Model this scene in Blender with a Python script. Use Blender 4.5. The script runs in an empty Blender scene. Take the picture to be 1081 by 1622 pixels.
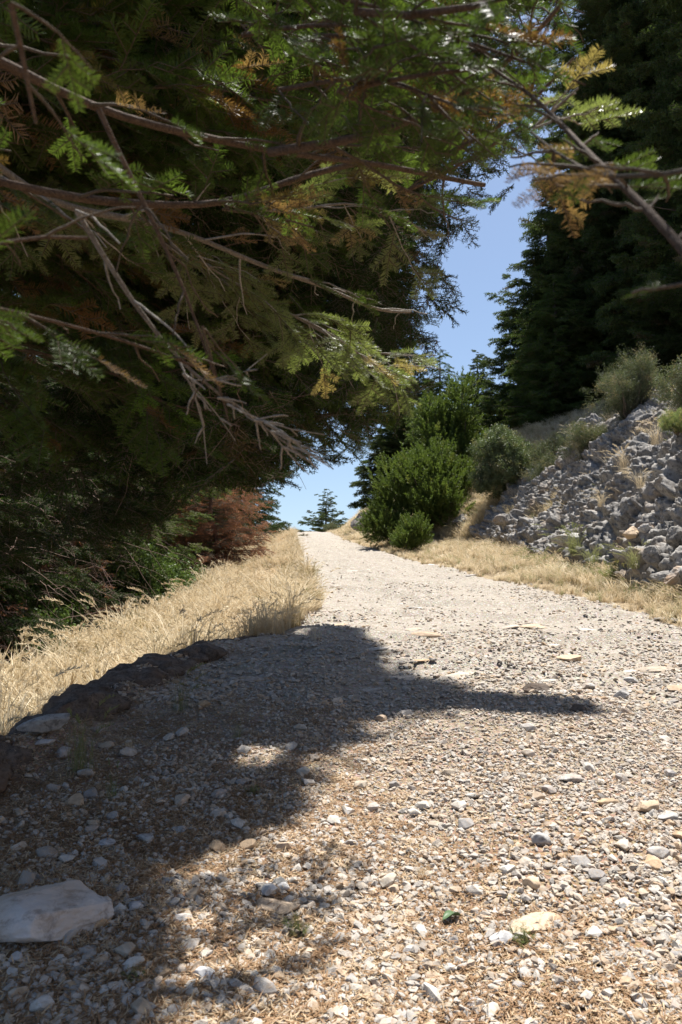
import bpy, math
import numpy as np
from mathutils import Vector, Matrix, noise as mnoise

# ------------------------------------------------------------------ camera, sky, sun, exposure
scene = bpy.context.scene
COL = scene.collection
CAMH, FPX, U0, V0 = 1.0, 1171.4, 540.5, 830.0
cam = bpy.data.cameras.new('camera'); camo = bpy.data.objects.new('camera', cam); COL.objects.link(camo)
camo.location = (0, 0, CAMH); camo.rotation_euler = (math.radians(90), 0, 0)
cam.sensor_fit = 'VERTICAL'; cam.sensor_height = 36; cam.lens = 26.0
cam.shift_y = (V0 - 811) / 1622
cam.clip_start = 0.05; cam.clip_end = 5000
cam.dof.use_dof = True; cam.dof.focus_distance = 5.5; cam.dof.aperture_fstop = 8.5
scene.camera = camo
SUNV = Vector((0.17, 0.38, 1.0))
elev = math.atan2(SUNV.z, math.hypot(SUNV.x, SUNV.y)); azim = math.atan2(SUNV.x, SUNV.y)
w = bpy.data.worlds.new("World"); scene.world = w; w.use_nodes = True
nt = w.node_tree; nt.nodes.clear()
out = nt.nodes.new('ShaderNodeOutputWorld'); bg = nt.nodes.new('ShaderNodeBackground')
sky = nt.nodes.new('ShaderNodeTexSky'); sky.sky_type = 'NISHITA'; sky.sun_disc = False
sky.sun_elevation = elev; sky.sun_rotation = azim; sky.altitude = 900; sky.air_density = 1.15; sky.dust_density = 1.5; sky.ozone_density = 1.0
tc = nt.nodes.new('ShaderNodeTexCoord'); sx = nt.nodes.new('ShaderNodeSeparateXYZ'); ab = nt.nodes.new('ShaderNodeMath'); ab.operation = 'ABSOLUTE'; ma = nt.nodes.new('ShaderNodeMath'); ma.operation = 'MULTIPLY_ADD'; ma.inputs[1].default_value = .88; ma.inputs[2].default_value = .13
cx = nt.nodes.new('ShaderNodeCombineXYZ')
nt.links.new(tc.outputs['Generated'], sx.inputs[0]); nt.links.new(sx.outputs[2], ab.inputs[0])
nt.links.new(sx.outputs[0], cx.inputs[0]); nt.links.new(sx.outputs[1], cx.inputs[1]); nt.links.new(ab.outputs[0], ma.inputs[0]); nt.links.new(ma.outputs[0], cx.inputs[2])
nt.links.new(cx.outputs[0], sky.inputs[0]); nt.links.new(sky.outputs[0], bg.inputs[0]); bg.inputs[1].default_value = 0.073
nt.links.new(bg.outputs[0], out.inputs[0])
sl = bpy.data.lights.new('sun', 'SUN'); sl.energy = 5.0; sl.angle = math.radians(0.55); sl.color = (1.0, 0.965, 0.905)
so = bpy.data.objects.new('sun', sl); COL.objects.link(so); so.rotation_euler = SUNV.to_track_quat('Z', 'Y').to_euler(); so.location = (5, 10, 30)
vs = scene.view_settings; vs.view_transform = 'Standard'; vs.look = 'None'; vs.gamma = 1; vs.use_curve_mapping = False; vs.exposure = 1.0
scene.cycles.max_bounces = 6; scene.cycles.diffuse_bounces = 3; scene.cycles.transmission_bounces = 3; scene.cycles.glossy_bounces = 2
scene.cycles.caustics_reflective = False; scene.cycles.caustics_refractive = False
scene.cycles.sample_clamp_indirect = 6

# ------------------------------------------------------------------ helpers
rng = np.random.default_rng(7)
def U(a, b, n=None): return rng.uniform(a, b, n)
def _h(ix, iy, iz, s):
    h = (ix.astype(np.uint32) * np.uint32(374761393) + iy.astype(np.uint32) * np.uint32(668265263) + iz.astype(np.uint32) * np.uint32(2147483647 & 1274126177) + np.uint32(s * 7919 + 13))
    h = (h ^ (h >> np.uint32(13))) * np.uint32(1274126177); h ^= h >> np.uint32(16)
    h = h * np.uint32(2246822519); h ^= h >> np.uint32(15)
    return h.astype(np.float64) / 4294967295.0
def vnoise(x, y, z=0.0, s=0):
    x, y, z = np.broadcast_arrays(np.asarray(x, float), np.asarray(y, float), np.asarray(z, float))
    xi, yi, zi = np.floor(x).astype(np.int64), np.floor(y).astype(np.int64), np.floor(z).astype(np.int64)
    fx, fy, fz = x - xi, y - yi, z - zi
    fx, fy, fz = [f * f * f * (f * (f * 6 - 15) + 10) for f in (fx, fy, fz)]
    def c(a, b, d): return _h(xi + a, yi + b, zi + d, s)
    a = c(0,0,0)*(1-fx)+c(1,0,0)*fx; b = c(0,1,0)*(1-fx)+c(1,1,0)*fx
    e = c(0,0,1)*(1-fx)+c(1,0,1)*fx; g = c(0,1,1)*(1-fx)+c(1,1,1)*fx
    return ((a*(1-fy)+b*fy)*(1-fz)+(e*(1-fy)+g*fy)*fz)*2-1
def fbm(x, y, z=0.0, o=4, s=0):
    t = 0; a = 1; n = 0
    for i in range(o):
        t = t + a * vnoise(x, y, z, s + i); n += a; a *= .5; x, y, z = x*2.03+3.1, y*2.03+1.7, z*2.03+5.3
    return t / n
def worley(x, y, z, s=0):
    xi, yi, zi = np.floor(x).astype(np.int64), np.floor(y).astype(np.int64), np.floor(z).astype(np.int64)
    f1 = np.full(x.shape, 9.); f2 = f1.copy(); cid = np.zeros(x.shape)
    for a in (-1, 0, 1):
        for b in (-1, 0, 1):
            for c in (-1, 0, 1):
                X, Y, Z = xi+a, yi+b, zi+c
                d = np.sqrt((X+_h(X,Y,Z,s)-x)**2+(Y+_h(X,Y,Z,s+1)-y)**2+(Z+_h(X,Y,Z,s+2)-z)**2)
                m = d < f1
                f2 = np.where(m, f1, np.minimum(f2, d)); cid = np.where(m, _h(X,Y,Z,s+3), cid); f1 = np.where(m, d, f1)
    return f1, f2, cid
def sst(e0, e1, x):
    t = np.clip((x-e0)/(e1-e0), 0, 1); return t*t*(3-2*t)
def inpoly(px, py, poly):
    px = np.asarray(px, float); py = np.asarray(py, float); c = np.zeros(px.shape, bool)
    n = len(poly)
    for i in range(n):
        x1, y1 = poly[i]; x2, y2 = poly[i-1]
        if y1 == y2: continue
        m = ((y1 > py) != (y2 > py)) & (px < (x2-x1)*(py-y1)/(y2-y1)+x1)
        c ^= m
    return c
def proj(P):
    P = np.asarray(P, float); Y = np.maximum(P[..., 1], 1e-3)
    return U0 + P[..., 0]/Y*FPX, V0 - (P[..., 2]-CAMH)/Y*FPX
def px3(u, v, d): return np.array([(u-U0)/FPX*d, d, CAMH-(v-V0)/FPX*d])

def mesh_np(name, V, F, smooth=True):
    """F: (n,k) faces, or a list of such arrays"""
    Fs = F if isinstance(F, list) else [F]; Fs = [np.asarray(f) for f in Fs if len(f)]
    me = bpy.data.meshes.new(name); V = np.asarray(V, np.float32); me.vertices.add(len(V)); me.vertices.foreach_set('co', V.ravel())
    nl = sum(f.size for f in Fs); nf = sum(len(f) for f in Fs)
    if nf:
        me.loops.add(nl); me.loops.foreach_set('vertex_index', np.concatenate([f.ravel() for f in Fs]).astype(np.int32))
        me.polygons.add(nf); st = []; o = 0
        for f in Fs: st.append(o + np.arange(len(f))*f.shape[1]); o += f.size
        me.polygons.foreach_set('loop_start', np.concatenate(st).astype(np.int32))
        me.polygons.foreach_set('use_smooth', np.full(nf, smooth))
    me.update(calc_edges=True); me.validate()
    return me
def link(name, data, parent=None, mat=None, loc=None, kind=None, label=None):
    o = bpy.data.objects.new(name, data); COL.objects.link(o)
    if parent is not None: o.parent = parent
    if mat is not None and data is not None and len(data.materials) == 0: data.materials.append(mat)
    if loc is not None: o.location = loc
    if kind: o['kind'] = kind
    if label: o['label'] = label
    return o
def tag(o, label, cat, group=None):
    o['label'] = label; o['category'] = cat
    if group: o['group'] = group
    return o
def thing(name, label, cat, loc=(0,0,0), rz=0, group=None):
    o = bpy.data.objects.new(name, None); COL.objects.link(o); o.location = loc; o.rotation_euler = (0, 0, rz); o.empty_display_size = .2
    return tag(o, label, cat, group)

# ------------------------------------------------------------------ materials
class NB:
    def __init__(s, name):
        s.m = bpy.data.materials.new(name); s.m.use_nodes = True; s.t = s.m.node_tree; s.t.nodes.clear()
        s.out = s.n('ShaderNodeOutputMaterial')
    def n(s, ty, **kw):
        x = s.t.nodes.new(ty)
        for k, v in kw.items(): setattr(x, k, v)
        return x
    def l(s, a, b): s.t.links.new(a, b)
    def noise(s, scale, detail=4, rough=.6, vec=None, dist=0):
        x = s.n('ShaderNodeTexNoise'); x.inputs['Scale'].default_value = scale; x.inputs['Detail'].default_value = detail
        x.inputs['Roughness'].default_value = rough; x.inputs['Distortion'].default_value = dist
        if vec is not None: s.l(vec, x.inputs['Vector'])
        return x.outputs['Fac']
    def ramp(s, fac, stops):
        r = s.n('ShaderNodeValToRGB'); e = r.color_ramp.elements
        while len(e) < len(stops): e.new(0.5)
        for i, (p, c) in enumerate(stops): e[i].position = p; e[i].color = (*c, 1)
        s.l(fac, r.inputs[0]); return r.outputs[0]
    def mix(s, f, a, b, mode='MIX'):
        x = s.n('ShaderNodeMix', data_type='RGBA', blend_type=mode)
        for v, i in ((f, 0), (a, 6), (b, 7)):
            if hasattr(v, 'links'): s.l(v, x.inputs[i])
            elif i == 0: x.inputs[0].default_value = v
            else: x.inputs[i].default_value = (*v, 1)
        return x.outputs[2]
    def bsdf(s, col, rough=.9, spec=.2, bump=None, bstr=.5, bdist=.01):
        b = s.n('ShaderNodeBsdfPrincipled'); b.inputs['Roughness'].default_value = rough; b.inputs['Specular IOR Level'].default_value = spec
        if hasattr(col, 'links'): s.l(col, b.inputs['Base Color'])
        else: b.inputs['Base Color'].default_value = (*col, 1)
        if bump is not None:
            bp = s.n('ShaderNodeBump'); bp.inputs['Strength'].default_value = bstr; bp.inputs['Distance'].default_value = bdist
            s.l(bump, bp.inputs['Height']); s.l(bp.outputs[0], b.inputs['Normal'])
        return b
    def done(s, sh): s.l(sh, s.out.inputs[0]); return s.m
def world_pos(b): return b.n('ShaderNodeNewGeometry').outputs['Position']

def leaf_mat(name, c1, c2, c3=None, p3=.9, trans=.35, rough=.45, spec=.35, seed_scale=.6, tint=(1.5, 1.6, .9)):
    b = NB(name); oi = b.n('ShaderNodeObjectInfo').outputs['Random']
    nz = b.noise(seed_scale, 3, .6, world_pos(b))
    a = b.mix(nz, c1, c2)
    st = [(0, (0,0,0)), (p3-.02, (0,0,0)), (p3+.02, (1,1,1)), (1, (1,1,1))]
    col = b.mix(oi, b.mix(.5, a, c1), b.mix(.5, a, c2))
    if c3 is not None: col = b.mix(b.ramp(oi, st), col, c3)
    p = b.bsdf(col, rough, spec); t = b.n('ShaderNodeBsdfTranslucent'); b.l(b.mix(1.0, col, tint, 'MULTIPLY'), t.inputs[0])
    m = b.n('ShaderNodeMixShader'); m.inputs[0].default_value = trans; b.l(p.outputs[0], m.inputs[1]); b.l(t.outputs[0], m.inputs[2])
    return b.done(m.outputs[0])
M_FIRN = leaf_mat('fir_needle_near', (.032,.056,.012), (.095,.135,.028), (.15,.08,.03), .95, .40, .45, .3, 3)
M_FIRS = leaf_mat('fir_needle_painted_sun', (.10,.125,.04), (.20,.225,.09), (.26,.2,.09), .9, .4, .4, .45, 3)  # paler needle copy, sunlight on the bough tips painted into it
M_FIRB = leaf_mat('fir_needle_bright', (.11,.19,.03), (.17,.26,.05), None, .9, .5, .4, .4, 3)
M_FIRD = leaf_mat('fir_needle_dead', (.17,.095,.045), (.31,.20,.105), None, .9, .35, .5, .3, 4)
M_FIRF = leaf_mat('fir_needle_shade_dark', (.018,.036,.009), (.043,.075,.017), (.09,.065,.03), .95, .25, .6, .12, .5)  # darkened needle copy: shade of left wood and crown put into the colour
M_FIRM = leaf_mat('fir_needle_lit_mid', (.038,.058,.018), (.085,.115,.034), (.10,.08,.04), .96, .28, .6, .15, .6)  # lighter needle copy: lit tufts of the right firs put into the colour
M_FIRL = leaf_mat('fir_needle_light', (.055,.085,.02), (.11,.155,.035), (.12,.11,.04), .96, .32, .6, .15, .5)  # paler green, with lit boughs and the lit flank put into the colour
M_DEADF = leaf_mat('dead_fir_needle', (.29,.12,.075), (.46,.22,.135), (.12,.10,.08), .75, .25, .7, .1, 1)
M_JUN = leaf_mat('juniper_leaf', (.07,.105,.028), (.14,.18,.045), (.15,.17,.05), .93, .35, .5, .25, 1.2)
M_OAK = leaf_mat('kermes_leaf', (.09,.12,.06), (.16,.19,.09), (.2,.19,.1), .85, .25, .5, .35, 2)
M_SCR = leaf_mat('scrub_leaf', (.075,.09,.055), (.14,.155,.09), (.2,.17,.11), .8, .25, .6, .2, 2)
M_GREEN = leaf_mat('valley_leaf', (.07,.11,.035), (.12,.17,.055), None, .9, .25, .5, .25, 1.5)
M_HERB = leaf_mat('herb_leaf', (.13,.16,.07), (.22,.25,.12), (.3,.26,.12), .8, .4, .6, .2, 3)
M_STRAW = leaf_mat('dry_grass_blade', (.52,.41,.25), (.82,.74,.56), (.36,.30,.17), .82, .3, .6, .2, 1.3, (1.05, 1, .95))
M_STRAWG = leaf_mat('green_grass_blade', (.17,.19,.08), (.36,.34,.18), (.15,.2,.07), .75, .4, .6, .2, 1.3, (1.1,1.15,.9))
M_LITTER = leaf_mat('fallen_needle', (.22,.125,.065), (.37,.24,.135), (.50,.38,.25), .7, .15, .6, .2, 8)

def bark_mat(name, c1, c2, sc):
    b = NB(name); p = world_pos(b); n = b.noise(sc, 6, .7, p); n2 = b.noise(sc*3.1, 4, .7, p)
    col = b.mix(.45, b.ramp(n, [(.3, c1), (.7, c2)]), b.ramp(n2, [(.35, tuple(.5*x for x in c1)), (.65, tuple(min(1, 1.25*x) for x in c2))]))
    return b.done(b.bsdf(col, .85, .2, n2, .8, .01).outputs[0])
M_BARK = bark_mat('fir_bark', (.075,.055,.042), (.18,.145,.115), 14)
M_TWIG = bark_mat('twig_bark', (.07,.052,.036), (.16,.125,.09), 60); M_TWIGG = bark_mat('bare_twig_bark', (.20,.18,.15), (.42,.385,.335), 60)
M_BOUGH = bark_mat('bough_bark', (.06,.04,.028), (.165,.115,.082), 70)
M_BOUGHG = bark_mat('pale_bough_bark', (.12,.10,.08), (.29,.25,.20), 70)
M_DEADW = bark_mat('dead_wood', (.12,.075,.06), (.24,.17,.14), 30)

def stone_mat(name, cols, sc, bstr=.6):
    b = NB(name); oi = b.n('ShaderNodeObjectInfo').outputs['Random']; p = world_pos(b)
    base = b.ramp(oi, [(i/(len(cols)-1), c) for i, c in enumerate(cols)])
    n = b.noise(sc, 6, .65, p, .4); n2 = b.noise(sc*4, 4, .7, p)
    col = b.mix(b.ramp(n, [(.35, (0,0,0)), (.7, (1,1,1))]), b.mix(1., base, (.62,.60,.56), 'MULTIPLY'), base)
    col = b.mix(b.ramp(n2, [(.5, (0,0,0)), (.75, (.6,.6,.6))]), col, (.42,.29,.17))
    return b.done(b.bsdf(col, .9, .15, n2, bstr, .004).outputs[0])
M_STONE = stone_mat('track_stone', [(.49,.475,.45), (.70,.675,.63), (.50,.42,.33), (.36,.35,.35), (.62,.58,.54), (.55,.40,.26), (.42,.40,.40), (.66,.62,.57)], 26)
M_STONEF = stone_mat('track_gravel', [(.48,.45,.42), (.60,.55,.49), (.54,.43,.32), (.40,.38,.36), (.62,.57,.52), (.56,.41,.28), (.46,.44,.42), (.66,.62,.57)], 60)

def rock_mat(name, light, dark, stain, sc, bstr=.9):
    b = NB(name); p = world_pos(b)
    n = b.noise(sc, 8, .68, p, .3); n2 = b.noise(sc*5.3, 6, .72, p, .2); n3 = b.noise(sc*.45, 3, .6, p)
    col = b.ramp(n, [(.30, dark), (.48, tuple((a+c)/2 for a, c in zip(light, dark))), (.66, light)])
    col = b.mix(b.ramp(n2, [(.36, (.75,.75,.75)), (.5, (0,0,0))]), col, tuple(.45*x for x in dark))
    col = b.mix(b.ramp(n2, [(.58, (0,0,0)), (.7, (.6,.6,.6))]), col, tuple(min(.8, 1.2*x) for x in light))
    col = b.mix(b.ramp(n3, [(.52, (0,0,0)), (.68, (.75,.75,.75))]), col, stain)
    return b.done(b.bsdf(col, .92, .12, n2, bstr, .03/sc).outputs[0])
M_ROCK = rock_mat('limestone', (.40,.375,.345), (.105,.10,.095), (.27,.205,.145), 3.0, 1.)
M_ROCKS = rock_mat('loose_limestone', (.50,.485,.46), (.27,.255,.245), (.44,.30,.19), 7, .6)
M_ROCKP = rock_mat('pale_limestone', (.60,.58,.56), (.42,.41,.41), (.48,.32,.18), 3.5, .35)
M_ROCKD = rock_mat('dark_rock', (.20,.165,.14), (.07,.055,.045), (.15,.10,.07), 12)  # dark earthy rock, with the rim's shadow put into the colour
M_ROCKT = rock_mat('tan_rock', (.60,.47,.34), (.42,.32,.23), (.5,.36,.22), 9, .4)

def soil_mat(name, kind):
    b = NB(name); p = world_pos(b)
    n = b.noise(1.1, 6, .65, p, .3); n2 = b.noise(9, 8, .75, p); n3 = b.noise(70, 5, .8, p)
    vo = b.n('ShaderNodeTexVoronoi'); vo.inputs['Scale'].default_value = 34; b.l(p, vo.inputs['Vector'])
    vo2 = b.n('ShaderNodeTexVoronoi'); vo2.inputs['Scale'].default_value = 95; b.l(p, vo2.inputs['Vector'])
    if kind == 'track':
        earth = b.ramp(n2, [(.3, (.27,.17,.095)), (.55, (.36,.245,.15)), (.75, (.47,.37,.26))])  # earth darkened to paint in shade between the stones
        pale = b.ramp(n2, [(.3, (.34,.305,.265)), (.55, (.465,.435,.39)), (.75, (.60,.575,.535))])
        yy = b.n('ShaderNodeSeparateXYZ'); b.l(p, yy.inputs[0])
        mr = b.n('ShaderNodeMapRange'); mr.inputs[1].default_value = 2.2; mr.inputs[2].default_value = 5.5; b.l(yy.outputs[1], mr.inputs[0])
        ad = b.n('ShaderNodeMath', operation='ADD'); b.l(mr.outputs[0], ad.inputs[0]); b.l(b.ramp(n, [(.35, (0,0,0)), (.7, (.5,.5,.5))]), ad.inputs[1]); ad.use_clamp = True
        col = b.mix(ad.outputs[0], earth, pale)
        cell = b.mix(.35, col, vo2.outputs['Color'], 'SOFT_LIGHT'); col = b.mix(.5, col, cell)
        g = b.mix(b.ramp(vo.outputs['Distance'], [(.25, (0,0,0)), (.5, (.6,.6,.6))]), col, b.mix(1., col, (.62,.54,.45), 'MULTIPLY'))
        col = g
    elif kind == 'ground':
        col = b.ramp(n2, [(.3, (.26,.17,.10)), (.55, (.40,.28,.16)), (.75, (.52,.41,.25))])
    else:
        col = b.ramp(n2, [(.3, (.20,.15,.10)), (.55, (.36,.28,.18)), (.75, (.50,.41,.27))])
    hm = b.n('ShaderNodeMath', operation='ADD'); b.l(n2, hm.inputs[0]); b.l(vo2.outputs['Distance'], hm.inputs[1])
    return b.done(b.bsdf(col, .95, .08, hm.outputs[0], .9, .012).outputs[0])
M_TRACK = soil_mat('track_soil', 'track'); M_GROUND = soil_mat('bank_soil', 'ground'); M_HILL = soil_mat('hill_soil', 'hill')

# ------------------------------------------------------------------ terrain
YT = np.array([-60, 0, 2, 4, 6.9, 9.8, 16.7, 25, 36, 50, 62, 90, 1500.])
XRt = np.array([3.4, 3.4, 3.4, 3.4, 3.3, 3.25, 2.35, 1.45, .1, -.7, -1.5, -4, -120.])
YL = np.array([-60, 0, 2, 3.2, 4.5, 5.8, 6.4, 6.9, 8.2, 9.8, 16.7, 29, 42, 50, 62, 90, 1500.])
XLt = np.array([-1.7, -1.7, -1.65, -1.47, -1.38, -1.06, -.8, -.5, -.42, -.45, -.95, -1.87, -2.7, -3.2, -4.2, -8, -124.])
def XR(y): return np.interp(y, YT, XRt)
def XL(y): return np.interp(y, YL, XLt)
SHO = (np.array([-60, 0, 3, 6, 9, 15, 25, 35, 50, 90, 1500.]), np.array([-3.4, -3.4, -3.4, -3.5, -3.4, -3.1, -3.4, -4.1, -5.5, -11, -130.]))
YB = np.array([-60, 5, 8.5, 12.5, 17, 22.5, 25, 28, 36, 50, 62, 90, 1500.]); XB = np.array([4.2, 4.0, 3.95, 4.35, 4.5, 4.6, 3.6, 2.5, 1.2, .3, -.4, -2.5, -118.])
SL = (np.array([-60, 21.5, 25, 34, 1500.]), np.array([1.3, 1.3, .85, .8, .7])); KH = (np.array([-60, 10, 15, 22, 25, 1500.]), np.array([1.9, 2.2, 2.8, 3.3, 4.1, 4.6]))
def Hbase(x, y):
    crest = .45*sst(18, 50, y) - np.where(y > 50, .035*(np.minimum(y, 110)-50)**1.25*.6, 0) - np.where(y > 110, (y-110)*.09, 0)
    z = crest - .03*sst(0, 1, (x-XL(y))*0)  # crest line
    xl, xr = XL(y), XR(y)
    # left side: ledge lip, gentle bank, steep drop
    s = np.maximum(xl-x, 0)
    led = np.interp(y, [-60, 2, 4, 6, 7.5, 9], [.2, .2, .2, .14, .04, 0.])
    z = z - led*sst(0, .22, s) - .27*np.minimum(s, 3.5)*np.interp(y, [0, 8, 14, 25, 40], [1, 1.25, 1.35, .85, .5]) + np.interp(y, [2, 3, 6.0, 6.9], [.02, .07, .06, 0])*np.exp(-((x-xl-.13)/.13)**2)
    sh = np.interp(y, *SHO); d = np.maximum(sh-x, 0)
    z = z - .85*np.minimum(d, 7)*sst(0, .7, d) - .3*np.maximum(d-7, 0)
    # right side: verge, slope
    v = np.maximum(x-xr, 0); b = np.interp(y, YB, XB); b = np.maximum(b, xr+.15); k = np.maximum(x-b, 0)
    slp = np.interp(y, *SL); kh = np.interp(y, *KH); rise = slp*k
    rise = np.where(rise > kh, kh+(rise-kh)*.42, rise); rise = np.minimum(rise, 6.4+.0*k) + 0.02*np.minimum(k, 60)
    far = 1-sst(70, 130, y)
    z = z + .07*np.minimum(v, 3)*far + rise*far
    return z
def H(x, y):
    x = np.asarray(x, float); y = np.asarray(y, float)
    z = Hbase(x, y); xl, xr = XL(y), XR(y); on = sst(-.3, .3, x-xl)*sst(-.3, .3, xr-x)
    n1 = fbm(x*.9, y*.9, 0, 4, 3); n2 = fbm(x*5.5, y*5.5, 0, 4, 9)
    ruts = -.035*np.exp(-((x-(xl+xr)/2+.75)/.28)**2)-.035*np.exp(-((x-(xl+xr)/2-.8)/.28)**2)
    steps = .05*sst(.14, .26, fbm(x*.9+y*.3, y*2.6, 0, 3, 31))  # worn bedrock ribs across the track
    rim = np.interp(y, [1.5, 3, 6, 7], [0, 1, 1, 0])*np.exp(-((x-xl-.05)/.3)**2); z = z + rim*.10*fbm(x*3.3, y*3.3, 0, 4, 41)
    z = z + on*(n1*.035+n2*.012+ruts+steps*sst(3.5, 6, y)) + (1-on)*(n1*.12+n2*.035)
    return z
ys = [-60, -40, -25, -15, -9, -6, -4, -2.5, -1.5, -.8, -.2, .3, .7, 1.0]; y = 1.0
while y < 2500: y += .018+.0095*y; ys.append(y)
xs = [0.]; x = 0
while x < 1200: x += .028+.019*x; xs.append(x)
ys = np.array(ys); xs = np.array([-v for v in xs[:0:-1]]+xs)
GX, GY = np.meshgrid(xs+0.6, ys); GZ = H(GX, GY)
nx, ny = len(xs), len(ys); TV = np.stack([GX, GY, GZ], -1).reshape(-1, 3)
ii = (np.arange(ny-1)[:, None]*nx+np.arange(nx-1)[None]).ravel(); TF = np.stack([ii, ii+1, ii+nx+1, ii+nx], 1)
cc = TV[TF].mean(1)
mt = (cc[:, 0] > XL(cc[:, 1])) & (cc[:, 0] < XR(cc[:, 1])) & (cc[:, 1] < 95); ml = ~mt & (cc[:, 0] < (XL(cc[:, 1])+XR(cc[:, 1]))/2)
def sub(name, mask, mat):
    f = TF[mask]; idx, inv = np.unique(f, return_inverse=True)
    return link(name, mesh_np(name, TV[idx], inv.reshape(f.shape)), None, mat, kind='structure')
track = sub('track', mt, M_TRACK); ground = sub('ground', ml, M_GROUND); hillside = sub('hillside', ~mt & ~ml, M_HILL)
def gpt(u, v, dmax=400):
    d = np.exp(np.linspace(math.log(.8), math.log(dmax), 900)); X = (u-U0)/FPX*d; Z = CAMH-(v-V0)/FPX*d
    m = Z < H(X, d)
    i = int(np.argmax(m)) if m.any() else len(d)-1
    return float(X[i]), float(d[i]), float(H(X[i], d[i]))

# ------------------------------------------------------------------ instancing (geometry nodes)
GN = {}
def variants(key, meshes):
    c = bpy.data.collections.new(key)
    for i, m in enumerate(meshes):
        o = bpy.data.objects.new('%s_%02d' % (key, i), m); c.objects.link(o)
    g = bpy.data.node_groups.new('scatter_'+key, 'GeometryNodeTree')
    g.interface.new_socket('Geometry', in_out='INPUT', socket_type='NodeSocketGeometry'); g.interface.new_socket('Geometry', in_out='OUTPUT', socket_type='NodeSocketGeometry')
    N = g.nodes.new; gi, go = N('NodeGroupInput'), N('NodeGroupOutput'); ip = N('GeometryNodeInstanceOnPoints'); ci = N('GeometryNodeCollectionInfo')
    ci.inputs['Collection'].default_value = c; ci.inputs['Separate Children'].default_value = True; ci.inputs['Reset Children'].default_value = True
    def attr(nm, ty):
        a = N('GeometryNodeInputNamedAttribute'); a.data_type = ty; a.inputs['Name'].default_value = nm; return a.outputs['Attribute']
    e = N('FunctionNodeEulerToRotation'); L = g.links.new
    L(attr('rot', 'FLOAT_VECTOR'), e.inputs[0]); L(e.outputs[0], ip.inputs['Rotation']); L(attr('scl', 'FLOAT_VECTOR'), ip.inputs['Scale'])
    L(attr('var', 'INT'), ip.inputs['Instance Index']); ip.inputs['Pick Instance'].default_value = True
    L(gi.outputs[0], ip.inputs['Points']); L(ci.outputs[0], ip.inputs['Instance']); L(ip.outputs[0], go.inputs[0])
    GN[key] = (g, len(meshes), meshes)
def scatter(name, key, P, R, S, parent=None, mat=None, kind=None, label=None, var=None):
    g, n, ms = GN[key]; P = np.asarray(P, np.float32).reshape(-1, 3)
    if len(P) == 0: return None
    if parent is not None: P = P-np.array(parent.matrix_basis.translation if parent.parent is None else (0, 0, 0), np.float32)
    me = bpy.data.meshes.new(name); me.vertices.add(len(P)); me.vertices.foreach_set('co', P.ravel())
    S = np.asarray(S, np.float32); S = np.repeat(S[:, None], 3, 1) if S.ndim == 1 else S
    for nm, ty, d, f in (('rot', 'FLOAT_VECTOR', np.asarray(R, np.float32), 'vector'), ('scl', 'FLOAT_VECTOR', S, 'vector'), ('var', 'INT', (rng.integers(0, n, len(P)) if var is None else var).astype(np.int32), 'value')):
        me.attributes.new(nm, ty, 'POINT').data.foreach_set(f, d.ravel())
    if mat is None: mat = ms[0].materials[0]
    o = link(name, me, parent, mat, kind=kind, label=label)
    o['kind'] = 'stuff'; m = o.modifiers.new('scatter', 'NODES'); m.node_group = g
    return o
def eulers(D, N):
    """local X along D, local Z near N -> XYZ eulers, vectorised"""
    D = D/np.linalg.norm(D, axis=1, keepdims=True); Yv = np.cross(N, D); Yv /= np.linalg.norm(Yv, axis=1, keepdims=True)+1e-9; Z = np.cross(D, Yv)
    # R = [D Y Z] columns; R = Rz Ry Rx
    ry = -np.arcsin(np.clip(D[:, 2], -1, 1)); rx = np.arctan2(Yv[:, 2], Z[:, 2]); rz = np.arctan2(D[:, 1], D[:, 0])
    return np.stack([rx, ry, rz], 1)

# ------------------------------------------------------------------ unit meshes
def blades(P, D, N, L, W, fold=0.0, taper=.45):
    """flat pointed blades: base P, direction D, normal N, length L, width W -> verts, tri faces"""
    n = len(P); D = D/np.linalg.norm(D, axis=1, keepdims=True); S = np.cross(D, N); S /= np.linalg.norm(S, axis=1, keepdims=True)+1e-9
    L = np.broadcast_to(L, n)[:, None]; W = np.broadcast_to(W, n)[:, None]
    a = P-S*W*.3; b = P+S*W*.3; c = P+D*L*.6+S*W*.5; d = P+D*L*.6-S*W*.5; e = P+D*L+N*fold*L
    V = np.stack([a, b, c, d, e], 1).reshape(-1, 3); k = np.arange(n)[:, None]*5
    return V, np.concatenate([k+[0, 1, 2], k+[0, 2, 3], k+[3, 2, 4]])
class Acc:
    def __init__(s): s.V = []; s.F = []; s.n = 0
    def add(s, V, F): s.V.append(np.asarray(V)); s.F.append(np.asarray(F)+s.n); s.n += len(V)
    def mesh(s, name, mat, smooth=True, extra=None):
        tri = [f for f in s.F if f.shape[1] == 3]; q = [f for f in s.F if f.shape[1] == 4]
        me = mesh_np(name, np.concatenate(s.V), ([np.concatenate(tri)] if tri else [])+([np.concatenate(q)] if q else []), smooth); me.materials.append(mat); return me
def tube(P, R, k=6):
    P = np.asarray(P, float); R = np.broadcast_to(R, len(P)); T = np.gradient(P, axis=0); T /= np.linalg.norm(T, axis=1, keepdims=True)+1e-12
    up = np.array([0, 0, 1.]) if abs(T[0, 2]) < .8 else np.array([1., 0, 0])
    A = np.cross(T, up); A /= np.linalg.norm(A, axis=1, keepdims=True)+1e-9; B = np.cross(T, A)
    an = np.arange(k)*2*math.pi/k
    V = (P[:, None]+R[:, None, None]*(np.cos(an)[None, :, None]*A[:, None]+np.sin(an)[None, :, None]*B[:, None])).reshape(-1, 3)
    i = np.arange(len(P)-1)[:, None]*k; j = np.arange(k)[None]; j2 = (j+1) % k
    F = np.stack([i+j, i+j2, i+k+j2, i+k+j], -1).reshape(-1, 4)
    return V, F
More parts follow.
